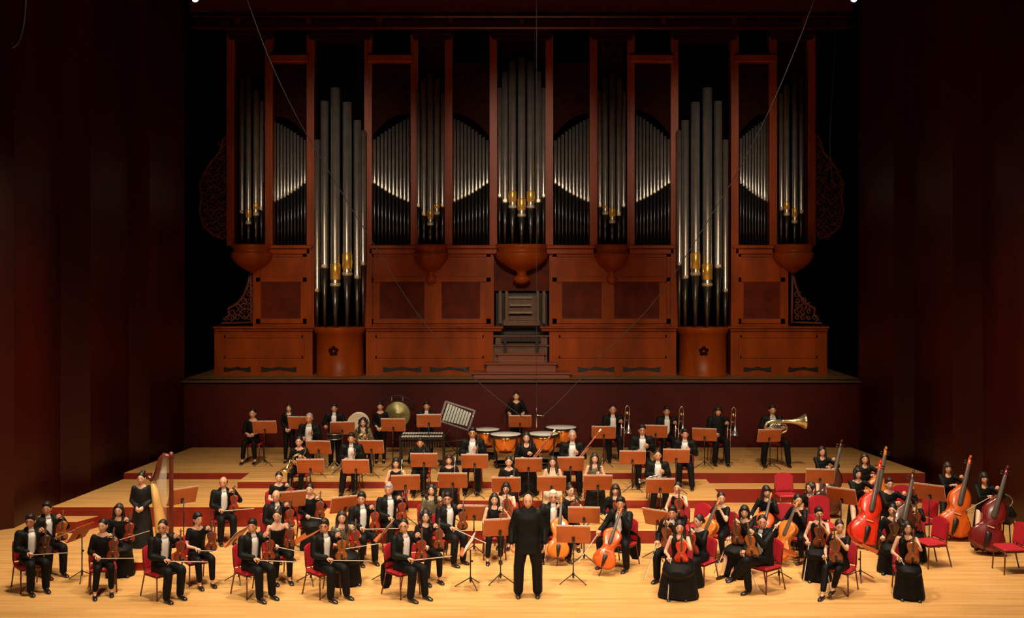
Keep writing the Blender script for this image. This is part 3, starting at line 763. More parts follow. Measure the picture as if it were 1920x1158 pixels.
M_redc = mat('chair_cushion_red', (.42, .008, .022), .6, bump=.15, bscale=60)
M_redf = mat('chair_frame_dark_red', (.10, .012, .010), .35, coat=.3)
M_bassoon = vwood('bassoon', (.26, .045, .012))

OUT = [(0, .04), (.004, .12), (.025, .18), (.07, .24), (.14, .28), (.22, .288), (.30, .265), (.36, .228), (.385, .235), (.40, .205), (.45, .168), (.51, .152), (.58, .160), (.63, .185), (.655, .205), (.68, .198), (.74, .222), (.82, .232), (.89, .212), (.95, .150), (.985, .075), (1, .045)]
BOUT = [(0, .04), (.004, .12), (.03, .20), (.09, .27), (.17, .305), (.26, .300), (.34, .262), (.385, .222), (.40, .226), (.44, .182), (.51, .165), (.58, .175), (.62, .205), (.66, .200), (.74, .205), (.82, .180), (.89, .130), (.95, .075), (1, .045)]
def string_instrument(name, L, wood, mw, rib=.10, out=OUT, endpin=0., neck=.37):
    L_ = L; rt = rib * L
    outline = [(w * L, t * L) for t, w in out] + [(-w * L, t * L) for t, w in reversed(out)]
    cx, cz = 0, .45 * L
    def ring(k, y): return [V(cx + (x - cx) * k, y, cz + (z - cz) * (k if k > .9 else k)) for x, z in outline]
    b = MB()
    b.loft([ring(.5, rt * .5 + .035 * L), ring(.86, rt * .5 + .018 * L), ring(1.0, rt * .5 + .004), ring(.97, rt * .5), ring(.97, -rt * .5), ring(1.0, -rt * .5 - .004), ring(.86, -rt * .5 - .020 * L), ring(.5, -rt * .5 - .040 * L)], 0, True, True)
    if endpin: b.tube([(0, 0, .01), (0, 0, -endpin)], .006 * L / .75 + .002, 6, 1)
    # f-holes
    for s in (-1, 1):
        y = -rt * .5 - .034 * L
        b.tube([(s * .085 * L, y, .51 * L), (s * .075 * L, y - .001, .485 * L), (s * .105 * L, y + .001, .43 * L), (s * .135 * L, y + .008 * L, .365 * L), (s * .12 * L, y + .008 * L, .345 * L)], [.010 * L, .007 * L, .008 * L, .007 * L, .011 * L], 5, 1)
    o = b.build(name, [wood, M_ebony], None, mw)
    zt = 1.0 * L; ne = (1 + neck) * L
    n = MB()
    yb = -rt * .5 - .03 * L
    n.tube([(0, yb + .035 * L, zt - .01), (0, yb + .03 * L, zt + .03 * L), (0, yb + .028 * L, ne)], [.055 * L, .036 * L, .032 * L], 8, 0, flat=.7, up=(0, 1, 0))
    n.tube([(0, yb + .03 * L, ne - .01), (0, yb + .045 * L, ne + .10 * L), (0, yb + .08 * L, ne + .16 * L), (0, yb + .045 * L, ne + .185 * L), (0, yb + .02 * L, ne + .16 * L), (0, yb + .04 * L, ne + .14 * L)], [.035 * L, .032 * L, .028 * L, .026 * L, .022 * L, .016 * L], 8, 0)
    for k in range(4):
        s = 1 if k % 2 else -1; z = ne + (.03 + .024 * k) * L
        n.tube([(0, yb + .04 * L, z), (s * .085 * L, yb + .04 * L, z)], [.007 * L, .014 * L], 5, 1)
    n.build('neck', [wood, M_ebony], o)
    f_ = MB(); f_.tube([(0, yb - .018 * L, .62 * L), (0, yb + .002 * L, ne)], [.052 * L, .032 * L], 8, 0, flat=.3, up=(0, 1, 0)); f_.build('fingerboard', M_fboard, o)
    t = MB(); t.tube([(0, yb + .005 * L, .02 * L), (0, yb - .03 * L, .12 * L), (0, yb - .035 * L, .29 * L)], [.022 * L, .035 * L, .055 * L], 8, 0, flat=.3, up=(0, 1, 0)); t.build('tailpiece', M_ebony, o)
    g = MB(); g.box((0, yb - .025 * L, .42 * L), (.12 * L, .012 * L, .015 * L)); g.box((-.045 * L, yb - .0 * L, .42 * L), (.02 * L, .05 * L, .012 * L)); g.box((.045 * L, yb, .42 * L), (.02 * L, .05 * L, .012 * L)); g.build('bridge', M_maple, o)
    if L < .5 :
        c_ = MB(); c_.ell((.10 * L, yb - .01 * L, .09 * L), (.10 * L, .03 * L, .07 * L), 10, 6); c_.build('chin_rest', M_ebony, o)
    return o
def basis(org, up, front):
    """matrix with +Z along up and -Y towards front"""
    Z = Vector(up).normalized(); Y = -Vector(front); Y = (Y - Z * Y.dot(Z)).normalized(); X = Y.cross(Z)
    return Matrix(((X.x, Y.x, Z.x, org[0]), (X.y, Y.y, Z.y, org[1]), (X.z, Y.z, Z.z, org[2]), (0, 0, 0, 1)))
def bow(name, p0, direction, length, who):
    D = Vector(direction).normalized(); M = basis(p0, D, V(.2, -1, .1) if abs(D.y) < .8 else V(1, 0, .2))
    b = MB(); L = length
    b.tube([(0, .012, -.02), (0, .008, L * .5), (0, .014, L * .97), (0, -.006, L)], [.0065, .0055, .0045, .004], 5, 0)
    b.box((0, .004, .03), (.010, .022, .05), 1)
    o = b.build('bow', [M_bowstick, M_ebony], None, M)
    h_ = MB(); h_.box((0, -.009, L * .51), (.011, .003, L * .96)); h_.build('bow_hair', M_bowhair, o)
    tag(o, who, 'bow')
    return o

# chair template
def make_chair(nm='chair'):
    e = empty(nm)
    s_ = MB(); s_.box((0, .0, .445), (.45, .44, .06), 0, None, .028); s_.build('seat', M_redc, e)
    b = MB(); Mb = Matrix.Translation((0, .215, .70)) @ RX(-9)
    pts = []
    for i in range(13):
        a = PI * i / 12; pts.append((.215 * math.cos(a) * (1 if True else 1), .12 + .09 * math.sin(a)))
    pts = [(.205, -.20)] + pts + [(-.205, -.20)]
    b.prism(pts, -.025, .025, 0, Mb); inn = [(x * .86, z * .88) for x, z in pts]
    b.prism(inn, -.036, -.024, 0, Mb); b.build('backrest', M_redc, e)
    for sx in (-1, 1):
        l = MB(); l.tube([(sx * .20, -.19, .43), (sx * .215, -.22, .0)], .0135, 6, ends=False); l.build('leg', M_redf, e)
        l = MB(); l.tube([(sx * .20, .19, .43), (sx * .215, .30, .0)], .0135, 6, ends=False); l.build('leg', M_redf, e)
        l = MB(); l.tube([(sx * .20, .17, .42), (sx * .215, .20, .52), (sx * .212, .235, .78)], .013, 6); l.build('back_frame', M_redf, e)
    l = MB(); l.box((0, 0, .405), (.42, .40, .02)); l.build('seat_frame', M_redf, e)
    return e
CH0 = make_chair(); CH_USED = [0]
def chair(x, y, z, rot, label, h=1., group=None):
    if CH_USED[0]: e = copy_tree(CH0)
    else: e = CH0; CH_USED[0] = 1
    e.matrix_basis = Matrix.Translation((x, y, z)) @ RZ(rot) @ Matrix.Diagonal((1, 1, h, 1))
    tag(e, label, 'chair', group or 'red cushioned orchestra chairs')
    return e
def stand(px, py, d, level, yaw, label, tilt=22, w=.60, paper=True, col=None, base_d=None, roll=0, grp='wooden music stands', pl=None):
    c = at(px, py, d)
    e = empty('music_stand', Matrix.Translation((c.x, c.y, level)) @ RZ(yaw)); zt = c.z - level
    hgt = .345
    k = MB(); Mt = Matrix.Translation((0, 0, zt)) @ RX(tilt) @ RY(roll)
    k.box((0, 0, 0), (w, .014, hgt), 0, Mt, .005); k.box((0, .035, -hgt / 2 + .005), (w, .07, .012), 0, Mt)
    k.box((0, -.012, -.09), (.05, .014, .10), 1, Mt)
    k.build('desk', [col or M_deskw, M_blackm], e)
    p = MB(); p.tube([(0, -.03, zt - .08), (0, -.03, .18)], .0115, 8, ends=False); p.tube([(0, -.03, .18), (0, -.03, .10)], .02, 8); p.build('pole', M_blackm, e)
    kn = MB(); kn.ell((0, -.055, zt * .62), (.02, .025, .02), 8, 6); kn.build('knob', M_blackm, e)
    for q in range(3):
        a = 2 * PI * q / 3 + PI / 2
        l = MB(); l.tube([(0, -.03, .17), (.27 * math.cos(a), -.03 + .27 * math.sin(a), .012)], [.010, .009], 6); l.build('leg', M_blackm, e)
    tag(e, label, 'music stand', grp)
    if paper:
        s = MB(); Ms = Matrix.Translation((c.x, c.y, level)) @ RZ(yaw) @ Mt
        s.box((-.155, .013, .028), (.30, .004, .33), 0, None); s.box((.155, .013, .028), (.30, .004, .33), 0, None)
        o = s.build('sheet_music', M_paper, None, Ms); tag(o, 'white sheet music on ' + (pl or label), 'sheet music', 'sheet music on the stands')
    return e
# ------------------------------------------------------------------ wind and brass
def flute(mw):
    b = MB(); b.tube([(0, 0, 0), (0, 0, .66)], .010, 8, ends=False); o = b.build('flute', M_silver, None, mw)
    k = MB(); [k.ell((0, -.012, .12 + .035 * i), (.008, .006, .008), 6, 4) for i in range(10)]; k.build('keys', M_silver, o); return o
def clarinet(mw, name='clarinet', n=.64):
    b = MB(); b.tube([(0, 0, 0), (0, 0, .02), (0, 0, .09), (0, 0, n - .08), (0, 0, n)], [.030, .026, .014, .012, .006], 10, ends=False); o = b.build(name, M_ebony, None, mw)
    k = MB(); [k.ell((.004 * (-1) ** i, -.014, .12 + .035 * i), (.009, .006, .011), 6, 4) for i in range(11)]; k.tube([(.012, -.008, .14), (.012, -.008, n - .18)], .003, 4); k.build('keys', M_silver, o); return o
def bassoon(mw):
    b = MB(); b.tube([(0, 0, 0), (0, 0, 1.30)], [.026, .018], 10); b.tube([(.035, 0, .02), (.035, 0, .85)], [.024, .016], 10); b.tube([(0, 0, 1.30), (0, 0, 1.36)], [.020, .022], 10, m=1)
    o = b.build('bassoon', [M_bassoon, M_paper], None, mw)
    k = MB(); [k.ell((.0, -.024, .15 + .09 * i), (.012, .007, .016), 6, 4) for i in range(12)]; k.tube([(.035, -.01, .86), (.06, -.05, .92), (.10, -.16, .90)], .004, 5); k.build('keys', M_silver, o); return o
def bell(mb, r, L, n=24, m=0, thr=.02, z=0):
    pr = []
    for i in range(12):
        t = i / 11; pr.append((thr + (r - thr) * t ** 3.2, z + L * t))
    pr += [(r * .985, z + L + .004)] + [(thr * .7 + (r * .97 - thr * .7) * t ** 3.2, z + L * t) for t in [1 - i / 11 for i in range(12)]]
    mb.lathe(pr, n=n, m=m)
def horn(mw):
    b = MB(); M2 = Matrix.Translation((-.17, .02, .02)) @ RY(200) @ RX(15); t = MB(); bell(t, .155, .30, thr=.018); b.add(t.v, t.f, 0, True, M2)
    for r in (.13, .105): b.tube([(r * math.cos(a), 0.01 * (r > .11), r * math.sin(a) + .02) for a in [2 * PI * i / 20 for i in range(21)]], .010, 6)
    b.tube([(.10, -.03, .10), (.16, -.08, .24), (.13, -.10, .33)], [.006, .006, .010], 6)
    o = b.build('horn', M_brass, None, mw)
    k = MB(); [k.tube([(-.04 + .03 * i, -.03, -.05), (-.04 + .03 * i, -.03, .05)], .013, 8) for i in range(3)]; k.build('valves', M_silver, o); return o
def trumpet(mw, m=None):
    b = MB(); t = MB(); bell(t, .060, .22, thr=.010); b.add(t.v, t.f, 0, True, TR(0, 0, .26))
    b.tube([(0, 0, .27), (0, 0, .02), (.03, 0, -.02), (.06, 0, .02), (.06, 0, .26), (.03, 0, .30), (.012, 0, .20), (.012, 0, -.14)], .0075, 6)
    o = b.build('trumpet', m or M_silver, None, mw)
    k = MB(); [k.tube([(.03, -.05, .10 + .03 * i), (.03, .06, .10 + .03 * i)], .011, 8) for i in range(3)]; k.build('valves', M_silver, o); return o
def trombone(mw):
    b = MB(); t = MB(); bell(t, .105, .52, thr=.012); b.add(t.v, t.f, 0, True, TR(.11, 0, .0) @ RX(180) @ TR(0, 0, -.60))
    b.tube([(.11, 0, .56), (.11, 0, .72), (.085, 0, .78), (.055, 0, .80), (.025, 0, .78), (0, 0, .72), (0, 0, .20)], .0095, 8)
    b.tube([(0, 0, .25), (0, 0, -.42), (-.02, 0, -.46), (-.06, 0, -.46), (-.08, 0, -.42), (-.08, 0, .30)], .008, 8)
    b.tube([(0, 0, .22), (-.08, 0, .22)], .006, 6); b.tube([(.11, 0, .42), (0, 0, .42)], .006, 6)
    o = b.build('trombone', M_silver, None, mw)
    k = MB(); k.tube([(.055, .02, .60), (.055, .05, .60)], .045, 12); k.build('rotor', M_brass, o); return o
def tuba(mw):
    b = MB(); t = MB(); bell(t, .20, .62, thr=.045); b.add(t.v, t.f, 0, True, TR(.12, 0, .10) @ RY(90))
    b.tube([(.14, 0, .10), (-.12, 0, .10), (-.24, 0, .06), (-.29, 0, -.04), (-.24, 0, -.15), (-.10, 0, -.19), (.14, 0, -.19), (.24, 0, -.15), (.27, 0, -.06), (.22, 0, .02), (.10, 0, .04), (-.10, -.02, .03), (-.18, -.03, -.03), (-.10, -.04, -.10), (.12, -.04, -.10)], [.048, .046, .044, .042, .038, .034, .030, .028, .026, .024, .022, .020, .018, .016, .012], 12)
    o = b.build('tuba', M_brassp, None, mw)
    k = MB(); [k.tube([(-.06 + .045 * i, -.05, -.10), (-.06 + .045 * i, -.05, .04)], .018, 10) for i in range(4)]; k.build('valves', M_silver, o)
    q = MB(); q.tube([(-.10, -.02, .10), (-.12, -.02, .22), (-.05, .02, .27)], [.008, .008, .014], 6); q.build('mouthpipe', M_brassp, o); return o
# ------------------------------------------------------------------ percussion
def timpani(px, py, d, r, level, label):
    c = at(px, py, d); h = c.z - level
    e = empty('timpani', Matrix.Translation((c.x, c.y, level))); tag(e, label, 'timpani', 'copper kettledrums')
    b = MB(); b.lathe([(r, h - .02), (r * 1.0, h - .10), (r * .95, h - .22), (r * .80, h - .36), (r * .52, h - .46), (r * .15, h - .50), (.01, h - .50)], n=32); b.build('bowl', M_copper, e)
    s = MB(); s.lathe([(.01, h + .004), (r * .97, h), (r * .985, h - .01)], n=32); s.build('drumhead', M_skinhead, e)
    q = MB(); q.lathe([(r * .98, h), (r * 1.05, h - .005), (r * 1.05, h - .05), (r, h - .05)], n=32)
    for k in range(8):
        a = 2 * PI * k / 8; q.tube([(r * 1.05 * math.cos(a), r * 1.05 * math.sin(a), h - .01), (r * 1.05 * math.cos(a), r * 1.05 * math.sin(a), h - .13)], .010, 6)
    q.build('rim', M_blackm, e)
    for k in range(4):
        a = 2 * PI * k / 4 + PI / 4; l = MB()
        l.tube([(r * 1.04 * math.cos(a), r * 1.04 * math.sin(a), h - .1), (r * .9 * math.cos(a), r * .9 * math.sin(a), h * .45), (r * .75 * math.cos(a), r * .75 * math.sin(a), .06)], .018, 6)
        l.ell((r * .75 * math.cos(a), r * .75 * math.sin(a), .045), (.04, .04, .045), 8, 6); l.build('leg', M_blackm, e)
    p = MB(); p.box((0, -r * .8, .05), (.16, .34, .05)); p.lathe([(r * .76, .10), (r * .76, .13), (r * .70, .13), (r * .70, .10)], n=20); p.build('pedal', M_blackm, e)
    return e
def tripod_stand(mb, h, m=0, r=.28, y=0.):
    mb.tube([(0, y, .16), (0, y, h)], .011, 8, m)
    for q in range(3):
        a = 2 * PI * q / 3 + .5; mb.tube([(0, y, .30), (r * math.cos(a), y + r * math.sin(a), .012)], .010, 6, m)
# ------------------------------------------------------------------ the players: who, their instrument and their seat
def facing(deg): a = math.radians(deg); return V(math.sin(a), -math.cos(a), 0)
def seat(i, label): chair(i['org'].x, i['org'].y, i['level'], i['rot'], label, (i['h0'] - .075) * i['g'] / .475)
def loc(i, x, y, z): return i['MW'] @ V(x, y, z)
def locd(i, x, y, z): return (i['MW'].to_3x3() @ V(x, y, z)).normalized()
CELLO_BOW = {}
def handpos(i, nm):
    S, E, W = i['arms'][nm]; D = (W - E).normalized(); return i['MW'] @ (W + D * .075 + V(0, -.02, -.02))
def string_player(key, px, ytop, rot, head, outfit, hair, who, sh, inst, wood, bowd=(1, -.05, .04), level=0, kind=None, chair_=True, fr=None, iw=None, **kw):
    kind = kind or {'violin': 'violin', 'viola': 'viola', 'cello': 'cello', 'bass': 'bass'}[inst]
    i = figure(key, px, ytop, level, kind, rot, outfit, hair, who, head=head, **kw)
    h0 = i['h0']; front = facing((rot * .4) if fr is None else fr)
    if kind in ('violin',): o = loc(i, .155, -.315, h0 + .085); up = V(.0, .05, 1) + facing(rot + 90) * .02; o = string_instrument('violin', .36, wood, basis(o, up, front))
    elif kind == 'viola': o = string_instrument('viola', .41, wood, basis(loc(i, .05, -.34, h0 + .085), V(.03, .05, 1) + facing(rot) * .24, front))
    elif kind == 'cross': o = string_instrument('viola', .41, wood, basis(loc(i, .03, -.34, h0 + .10), V(.0, .05, 1) + facing(rot) * .22, front))
    elif kind == 'cello':
        a, b = loc(i, 0, -.56 if key == 'c3' else -.76, .14), loc(i, .15, -.17, 1.30); o = string_instrument('cello', .75, wood, basis(a, b - a, facing(rot if fr is None else fr)), rib=.155, endpin=.17, neck=.36)
    elif kind == 'bass':
        a, b = loc(i, -.03, -.70, .10), loc(i, .42, -.17, 1.66); o = string_instrument('double_bass', 1.10, wood, basis(a, b - a, facing(rot if fr is None else fr)), rib=.18, out=BOUT, endpin=.09, neck=.37)
    nm = o.name.split('.')[0].replace('_', ' ')
    verb = {'violin': 'resting upright on the thigh of', 'viola': 'held upright on the lap of', 'cello': 'between the knees of', 'bass': 'leaning against', 'cross': 'held upright on the lap of'}[kind]
    adj = iw or {'violin': 'brown', 'viola': 'reddish brown', 'cello': 'orange', 'bass': 'orange'}[inst]
    tag(o, f'{adj} {nm} {verb} {sh}', nm, {'violin': 'violins', 'viola': 'violas', 'cello': 'cellos', 'double bass': 'double basses'}[nm])
    if bowd is not None:
        hp = handpos(i, 'R'); D = V(*bowd).normalized()
        b_ = bow('bow', hp - D * .05, D, .72, f'{nm} bow in the right hand of {sh}'); b_['group'] = 'string bows'
    if chair_ and inst != 'bass': seat(i, f'red cushioned chair under {sh}')
    if inst == 'bass':
        c = loc(i, 0, .03, 0); e = empty('stool', Matrix.Translation((c.x, c.y, level))); hh = (h0 - .085) * i['g']
        s = MB(); s.tube([(0, 0, hh - .06), (0, 0, hh)], .17, 16); s.build('seat', M_blackm, e)
        for q in range(4):
            a = PI / 4 + q * PI / 2; l = MB(); l.tube([(.12 * math.cos(a), .12 * math.sin(a), hh - .06), (.2 * math.cos(a), .2 * math.sin(a), .01)], .013, 6); l.build('leg', M_blackm, e)
        r_ = MB(); r_.lathe([(.170, .25), (.182, .25), (.182, .265), (.170, .265)], n=16); r_.build('foot_ring', M_blackm, e)
        tag(e, f'tall black stool beneath {sh}', 'stool', 'bass stools')
    return i
SP = string_player
R_DN = (.45, -.15, -.85)
# --- first and second violins, front rows on the left
SP('v1', 57, 963, 42, 10, 'm', 'short', 'man in spectacles and open tailcoat seated at far left front', 'the far left front man', 'violin', W_DKBR, (1, -.1, .08), glasses=1, iw='dark brown')
SP('v2', 88, 940, 48, 12, 'm', 'short', 'young man in suit seated behind the far left front man', 'the young man behind him at far left', 'violin', W_VIO3, (.8, -.1, .35), iw='amber')
SP('v3', 193, 972, 24, -2, 'fqtb', 'tied', 'woman in black blouse, cropped trousers and bare ankles', 'the woman with cropped trousers', 'violin', W_VIO, (1, -.05, .02))
SP('v4', 223, 944, 26, 4, 'flkb', 'long', 'long-haired woman in long black skirt near the harp', 'the long-haired woman near the harp', 'violin', W_VIO2, (1, -.1, .32))
SP('v5', 305, 974, 50, 5, 'm', 'crew', 'man with crew cut in spectacles before the harp column', 'the crew-cut man before the harp', 'violin', W_VIO2, (1, -.05, .0), glasses=1, iw='reddish')
SP('v6', 371, 960, 36, 45, 'fstb', 'pony', 'ponytailed woman in short black sleeves gazing sideways', 'the ponytailed woman gazing sideways', 'violin', W_VIO, (1, -.05, -.02), skin=1)
SP('v7', 473, 972, 46, 2, 'm', 'short', 'smiling dark-haired man in tailcoat before the off-shoulder dress', 'the man before the off-shoulder dress', 'violin', W_VIO2, (1, -.05, -.03), iw='reddish')
SP('v8', 520, 954, 28, 0, 'fotb', 'bun', 'woman in black off-shoulder top with cropped trousers', 'the woman in the off-shoulder top', 'violin', W_VIO, (.9, -.3, -.1))
SP('v9', 608, 972, 46, 2, 'm', 'short', 'brown-haired man in spectacles seated near empty stand pole', 'the brown-haired man in spectacles', 'violin', W_VIO3, (1, -.02, -.01), glasses=1, hcol=M_brown, iw='amber')
SP('v10', 641, 957, 30, 8, 'fsks', 'long', 'long-haired woman half hidden between two suited violinists', 'the half-hidden long-haired woman', 'violin', W_VIO2, (1, -.1, .18))
SP('v11', 757, 972, 46, 0, 'm', 'crew', 'man in spectacles whose coat tail hangs off his chair', 'the man with hanging coat tail', 'violin', W_VIO2, (1, -.05, .12), glasses=1, tail=-1, iw='reddish')
SP('v12', 798, 955, 26, 6, 'fstb', 'wavy', 'wavy-haired woman with bare ankles behind the coat-tail man', 'the wavy-haired woman', 'violin', W_VIO, None)
SP('v13', 839, 922, 40, 0, 'm', 'short', 'stout man in spectacles holding his bow low', 'the stout man holding bow low', 'violin', W_VIO, (.9, -.2, -.35), glasses=1, fat=1.08)
SP('v14', 678, 922, 30, 0, 'm', 'short', 'dark-haired man in suit behind the half-hidden woman', 'the dark-haired second row man', 'violin', W_VIO2, (1, -.1, .05), iw='reddish')
SP('v15', 729, 906, 32, -4, 'm', 'short', 'grey-haired man in tailcoat in the second violin row', 'the grey-haired violinist', 'violin', W_VIO2, None, hcol=M_grey, iw='reddish')
SP('v16', 581, 906, 22, 0, 'flkb', 'tied', 'woman with tied hair and loose black blouse, second row', 'the woman in loose black blouse', 'violin', W_VIO, (1, -.2, -.1))
SP('v17', 518, 918, 36, 2, 'm', 'bald', 'balding man in suit behind the off-shoulder woman', 'the balding man behind off-shoulder woman', 'violin', W_VIO2, None, iw='reddish')
SP('v18', 523, 884, 30, 12, 'fstb', 'tied', 'dark-haired woman behind the balding violinist, mostly hidden', 'the woman behind the balding violinist', 'violin', W_VIO2, None)
SP('v19', 419, 893, 26, 4, 'm', 'bald', 'balding man seated alone in front of the left riser', 'the balding man sitting alone', 'violin', W_VIO2, (1, -.1, .1), iw='reddish')
SP('v20', 809, 907, 22, 0, 'flks', 'wavy', 'smiling curly-haired woman behind the stout man', 'the curly-haired woman', 'violin', W_VIO, None)
# --- violas and cellos around the conductor
SP('c1', 927, 924, 4, 0, 'fntb', 'long', 'long-haired woman in black sleeveless top beside the conductor', 'the sleeveless woman beside the conductor', 'violin', W_VIO, None, iw='brown', hcol=M_dark)
SP('c2', 949, 904, -6, -4, 'fntc', 'bob', 'woman with bare arms behind the sleeveless long-haired woman', 'the woman in the pale top', 'viola', W_VIO2, None)
SP('c3', 1037, 919, 8, 2, 'm', 'short', 'white-haired man in spectacles behind the conductor', 'the white-haired man', 'cello', W_ORANGE2, None, glasses=1, hcol=M_whiteh, fr=0, iw='bright amber')
SP('c4', 1069, 908, 4, 30, 'fstb', 'bun', 'woman in black and white looking aside near white-haired cellist', 'the woman looking aside', 'viola', W_VIO, None)
SP('c5', 1154, 907, -8, -6, 'flkb', 'fringe', 'woman with fringe in black behind the long-coated cellist', 'the woman with a thick fringe', 'viola', W_VIO, None)
SP('c6', 1163, 931, -34, -6, 'm', 'short', 'cellist in tailcoat with tail spread over his chair side', 'the long-coated cellist', 'cello', W_ORANGE, (-.5, -.3, -.6), tail=1, fr=-14, iw='vivid orange')
SP('c7', 1271, 903, -14, -22, 'fnkb', 'tied', 'woman with bare arms and black top beside empty red chair', 'the bare-armed woman by red chair', 'viola', W_VIO2, None)
SP('c8', 1261, 948, -34, -16, 'm', 'short', 'young man in tailcoat behind the woman in wide black gown', 'the young tailcoated man on the right', 'viola', W_VIO, (-.35, -.3, -.75))
SP('c9', 1274, 975, -12, -4, 'fnkb', 'long', 'woman in wide black floor-length gown with scarlet viola', 'the woman in the wide gown', 'viola', W_RED, (-.1, -.25, -.9), iw='scarlet', legs=dict(kL=V(.20, -.43, .51), kR=V(-.20, -.43, .51)))
SP('c10', 1310, 979, -40, -60, 'flkb', 'tied', 'dark-haired woman half hidden behind the wide gown', 'the half-hidden woman behind wide gown', 'viola', W_VIO2, None, d=19.05)
SP('c11', 1352, 922, -52, 2, 'fstb', 'tied', 'cellist with tied hair next to the dark-bobbed woman', 'the cellist with tied hair', 'cello', W_ORANGE2, (-.3, -.3, -.7), fr=-45, iw='amber')
SP('c12', 1396, 947, -46, -14, 'flkb', 'bob', 'smiling woman with dark bob and flowing black skirt', 'the woman with flowing skirt', 'viola', W_VIO, (-.4, -.2, -.8), legs=dict(aL=V(.05, -.55, .09), aR=V(-.12, -.60, .09)))
SP('c13', 1429, 965, -52, -8, 'm', 'crew', 'man in tailcoat with crossed legs at right front', 'the man with crossed legs', 'viola', W_VIO3, (.35, -.2, -.85), kind='cross', iw='amber brown')
SP('c14', 1437, 910, -26, 2, 'flkb', 'fringe', 'dark-haired cellist with straight fringe below empty red chair', 'the dark-fringed cellist', 'cello', W_ORANGE, None, fr=-14, iw='orange')
SP('c15', 1496, 926, -50, 4, 'fqtb', 'tied', 'laughing cellist with hair pulled back from forehead', 'the laughing cellist', 'cello', W_ORANGE2, (-.5, -.3, -.6), fr=-42, iw='golden orange')
SP('c16', 1535, 950, -22, -2, 'fnkb', 'short', 'short-haired woman with bare arms and long black skirt', 'the short-haired bare-armed woman', 'viola', W_VIO, (-.2, -.2, -.9))
SP('c17', 1574, 974, -36, -4, 'fstb', 'tied', 'smiling woman in short sleeves, trousers and high heels', 'the woman in trousers and heels', 'viola', W_VIO, (.1, -.2, -.95), legs=dict(aR=V(-.10, -.62, .09), aL=V(.02, -.42, .16)))
SP('c18', 1701, 976, -14, -2, 'fnkb', 'wavy', 'curly-haired woman in flared black gown at right front', 'the woman in flared gown', 'viola', W_VIO3, (.5, -.15, -.8), iw='amber brown')
SP('c19', 1674, 949, -24, -34, 'flkb', 'tied', 'woman in long dark dress peering from behind flared gown', 'the woman peering from behind', 'viola', W_DKBR, None, iw='dark', d=19.9)
SP('c20', 1520, 903, -30, -55, 'flkb', 'wavy', 'dark-haired cellist looking away beside the arched red chair', 'the cellist looking away', 'cello', W_DKRED, None, iw='dark red')
SP('c21', 1712, 946, -20, -150, 'flkb', 'bun', 'woman with black updo and white ribbon turned away', 'the woman turned away', 'viola', W_VIO, None, d=20.7)
# --- double basses on the right
SP('d1', 1541, 836, -10, 6, 'flkb', 'long', 'bassist with straight dark hair behind the tallest right stand', 'the bassist behind the stand', 'bass', W_DKBR, None, iw='dark brown')
SP('d2', 1621, 850, -6, -4, 'flkb', 'long', 'bassist with long hair above another bassist, far row', 'the rearmost long-haired bassist', 'bass', W_ORANGE2, None, iw='orange')
SP('d3', 1608, 876, -6, 6, 'flkb', 'bob', 'bassist with round dark hair holding the scarlet double bass', 'the round-haired bassist', 'bass', W_RED, None, iw='bright scarlet')
SP('d4', 1667, 895, -8, 2, 'flkb', 'short', 'bassist in dark blouse holding the nearly black double bass', 'the bassist with raised scroll', 'bass', W_DKBR, None, iw='nearly black')
SP('d5', 1777, 866, -14, -4, 'fqtb', 'fringe', 'bassist in black holding the large orange double bass', 'the bassist before the right wall', 'bass', W_ORANGE, None, iw='large bright orange')
SP('d6', 1845, 885, -22, -6, 'flkb', 'fringe', 'rightmost bassist in black holding the dark red bass', 'the rightmost bassist', 'bass', W_DKRED, (-.9, -.3, -.35), iw='dark red')
# --- conductor and harpist
figure('cond', 990, 925, 0, 'conduct', 0, 'mc', 'bald', 'stout conductor in black high-collared tunic standing at front centre', d=18.2, head=0, fat=1.16)
i = figure('harpist', 265, 885, 0, 'stand', 4, 'flkg', 'bun', 'woman in black top and grey skirt standing beside the harp', d=20.9, head=2)

WI = {}
def wind(key, px, ytop, level, outfit, hair, who, sh, inst=None, kind='wind', rot=0, head=0, mk=None, cat=None, d=None, **kw):
    i = figure(key, px, ytop, level, kind, rot, outfit, hair, who, d=d, head=head, **kw)
    if kind not in ('stand', 'drum'): seat(i, f'red cushioned chair under {sh}')
    if mk:
        o = mk(i); tag(o, f'{inst} held by {sh}', cat or o.name.split('.')[0], 'wind instruments')
    return i
up = lambda z=1., x=.1, y=.1: V(x, y, z)
def mk_clar(i, n='clarinet', L=.62): return clarinet(basis(loc(i, .10, -.33, i['h0'] + .03), V(.04, .03, 1), V(0, -1, 0)), n, L)
def mk_flute(i): return flute(basis(loc(i, .12, -.33, i['h0'] + .09), V(.06, .02, 1), V(0, -1, 0)))
def mk_bsn(i): return bassoon(basis(loc(i, -.18, -.34, i['h0'] - .15), V(.50, .10, .62), V(0, -1, .2)))
def mk_horn(i): return horn(basis(loc(i, .02, -.30, i['h0'] + .26), V(.05, 0, 1), V(.3, -1, 0)))
def mk_tpt(i): return trumpet(basis(loc(i, .02, -.36, i['h0'] + .22), V(-1, -.2, -.1), V(0, -1, 0)))
def mk_bone(i): return trombone(basis(loc(i, .25, -.30, i['h0'] + .06), V(.05, .03, 1), V(0, -1, 0)))
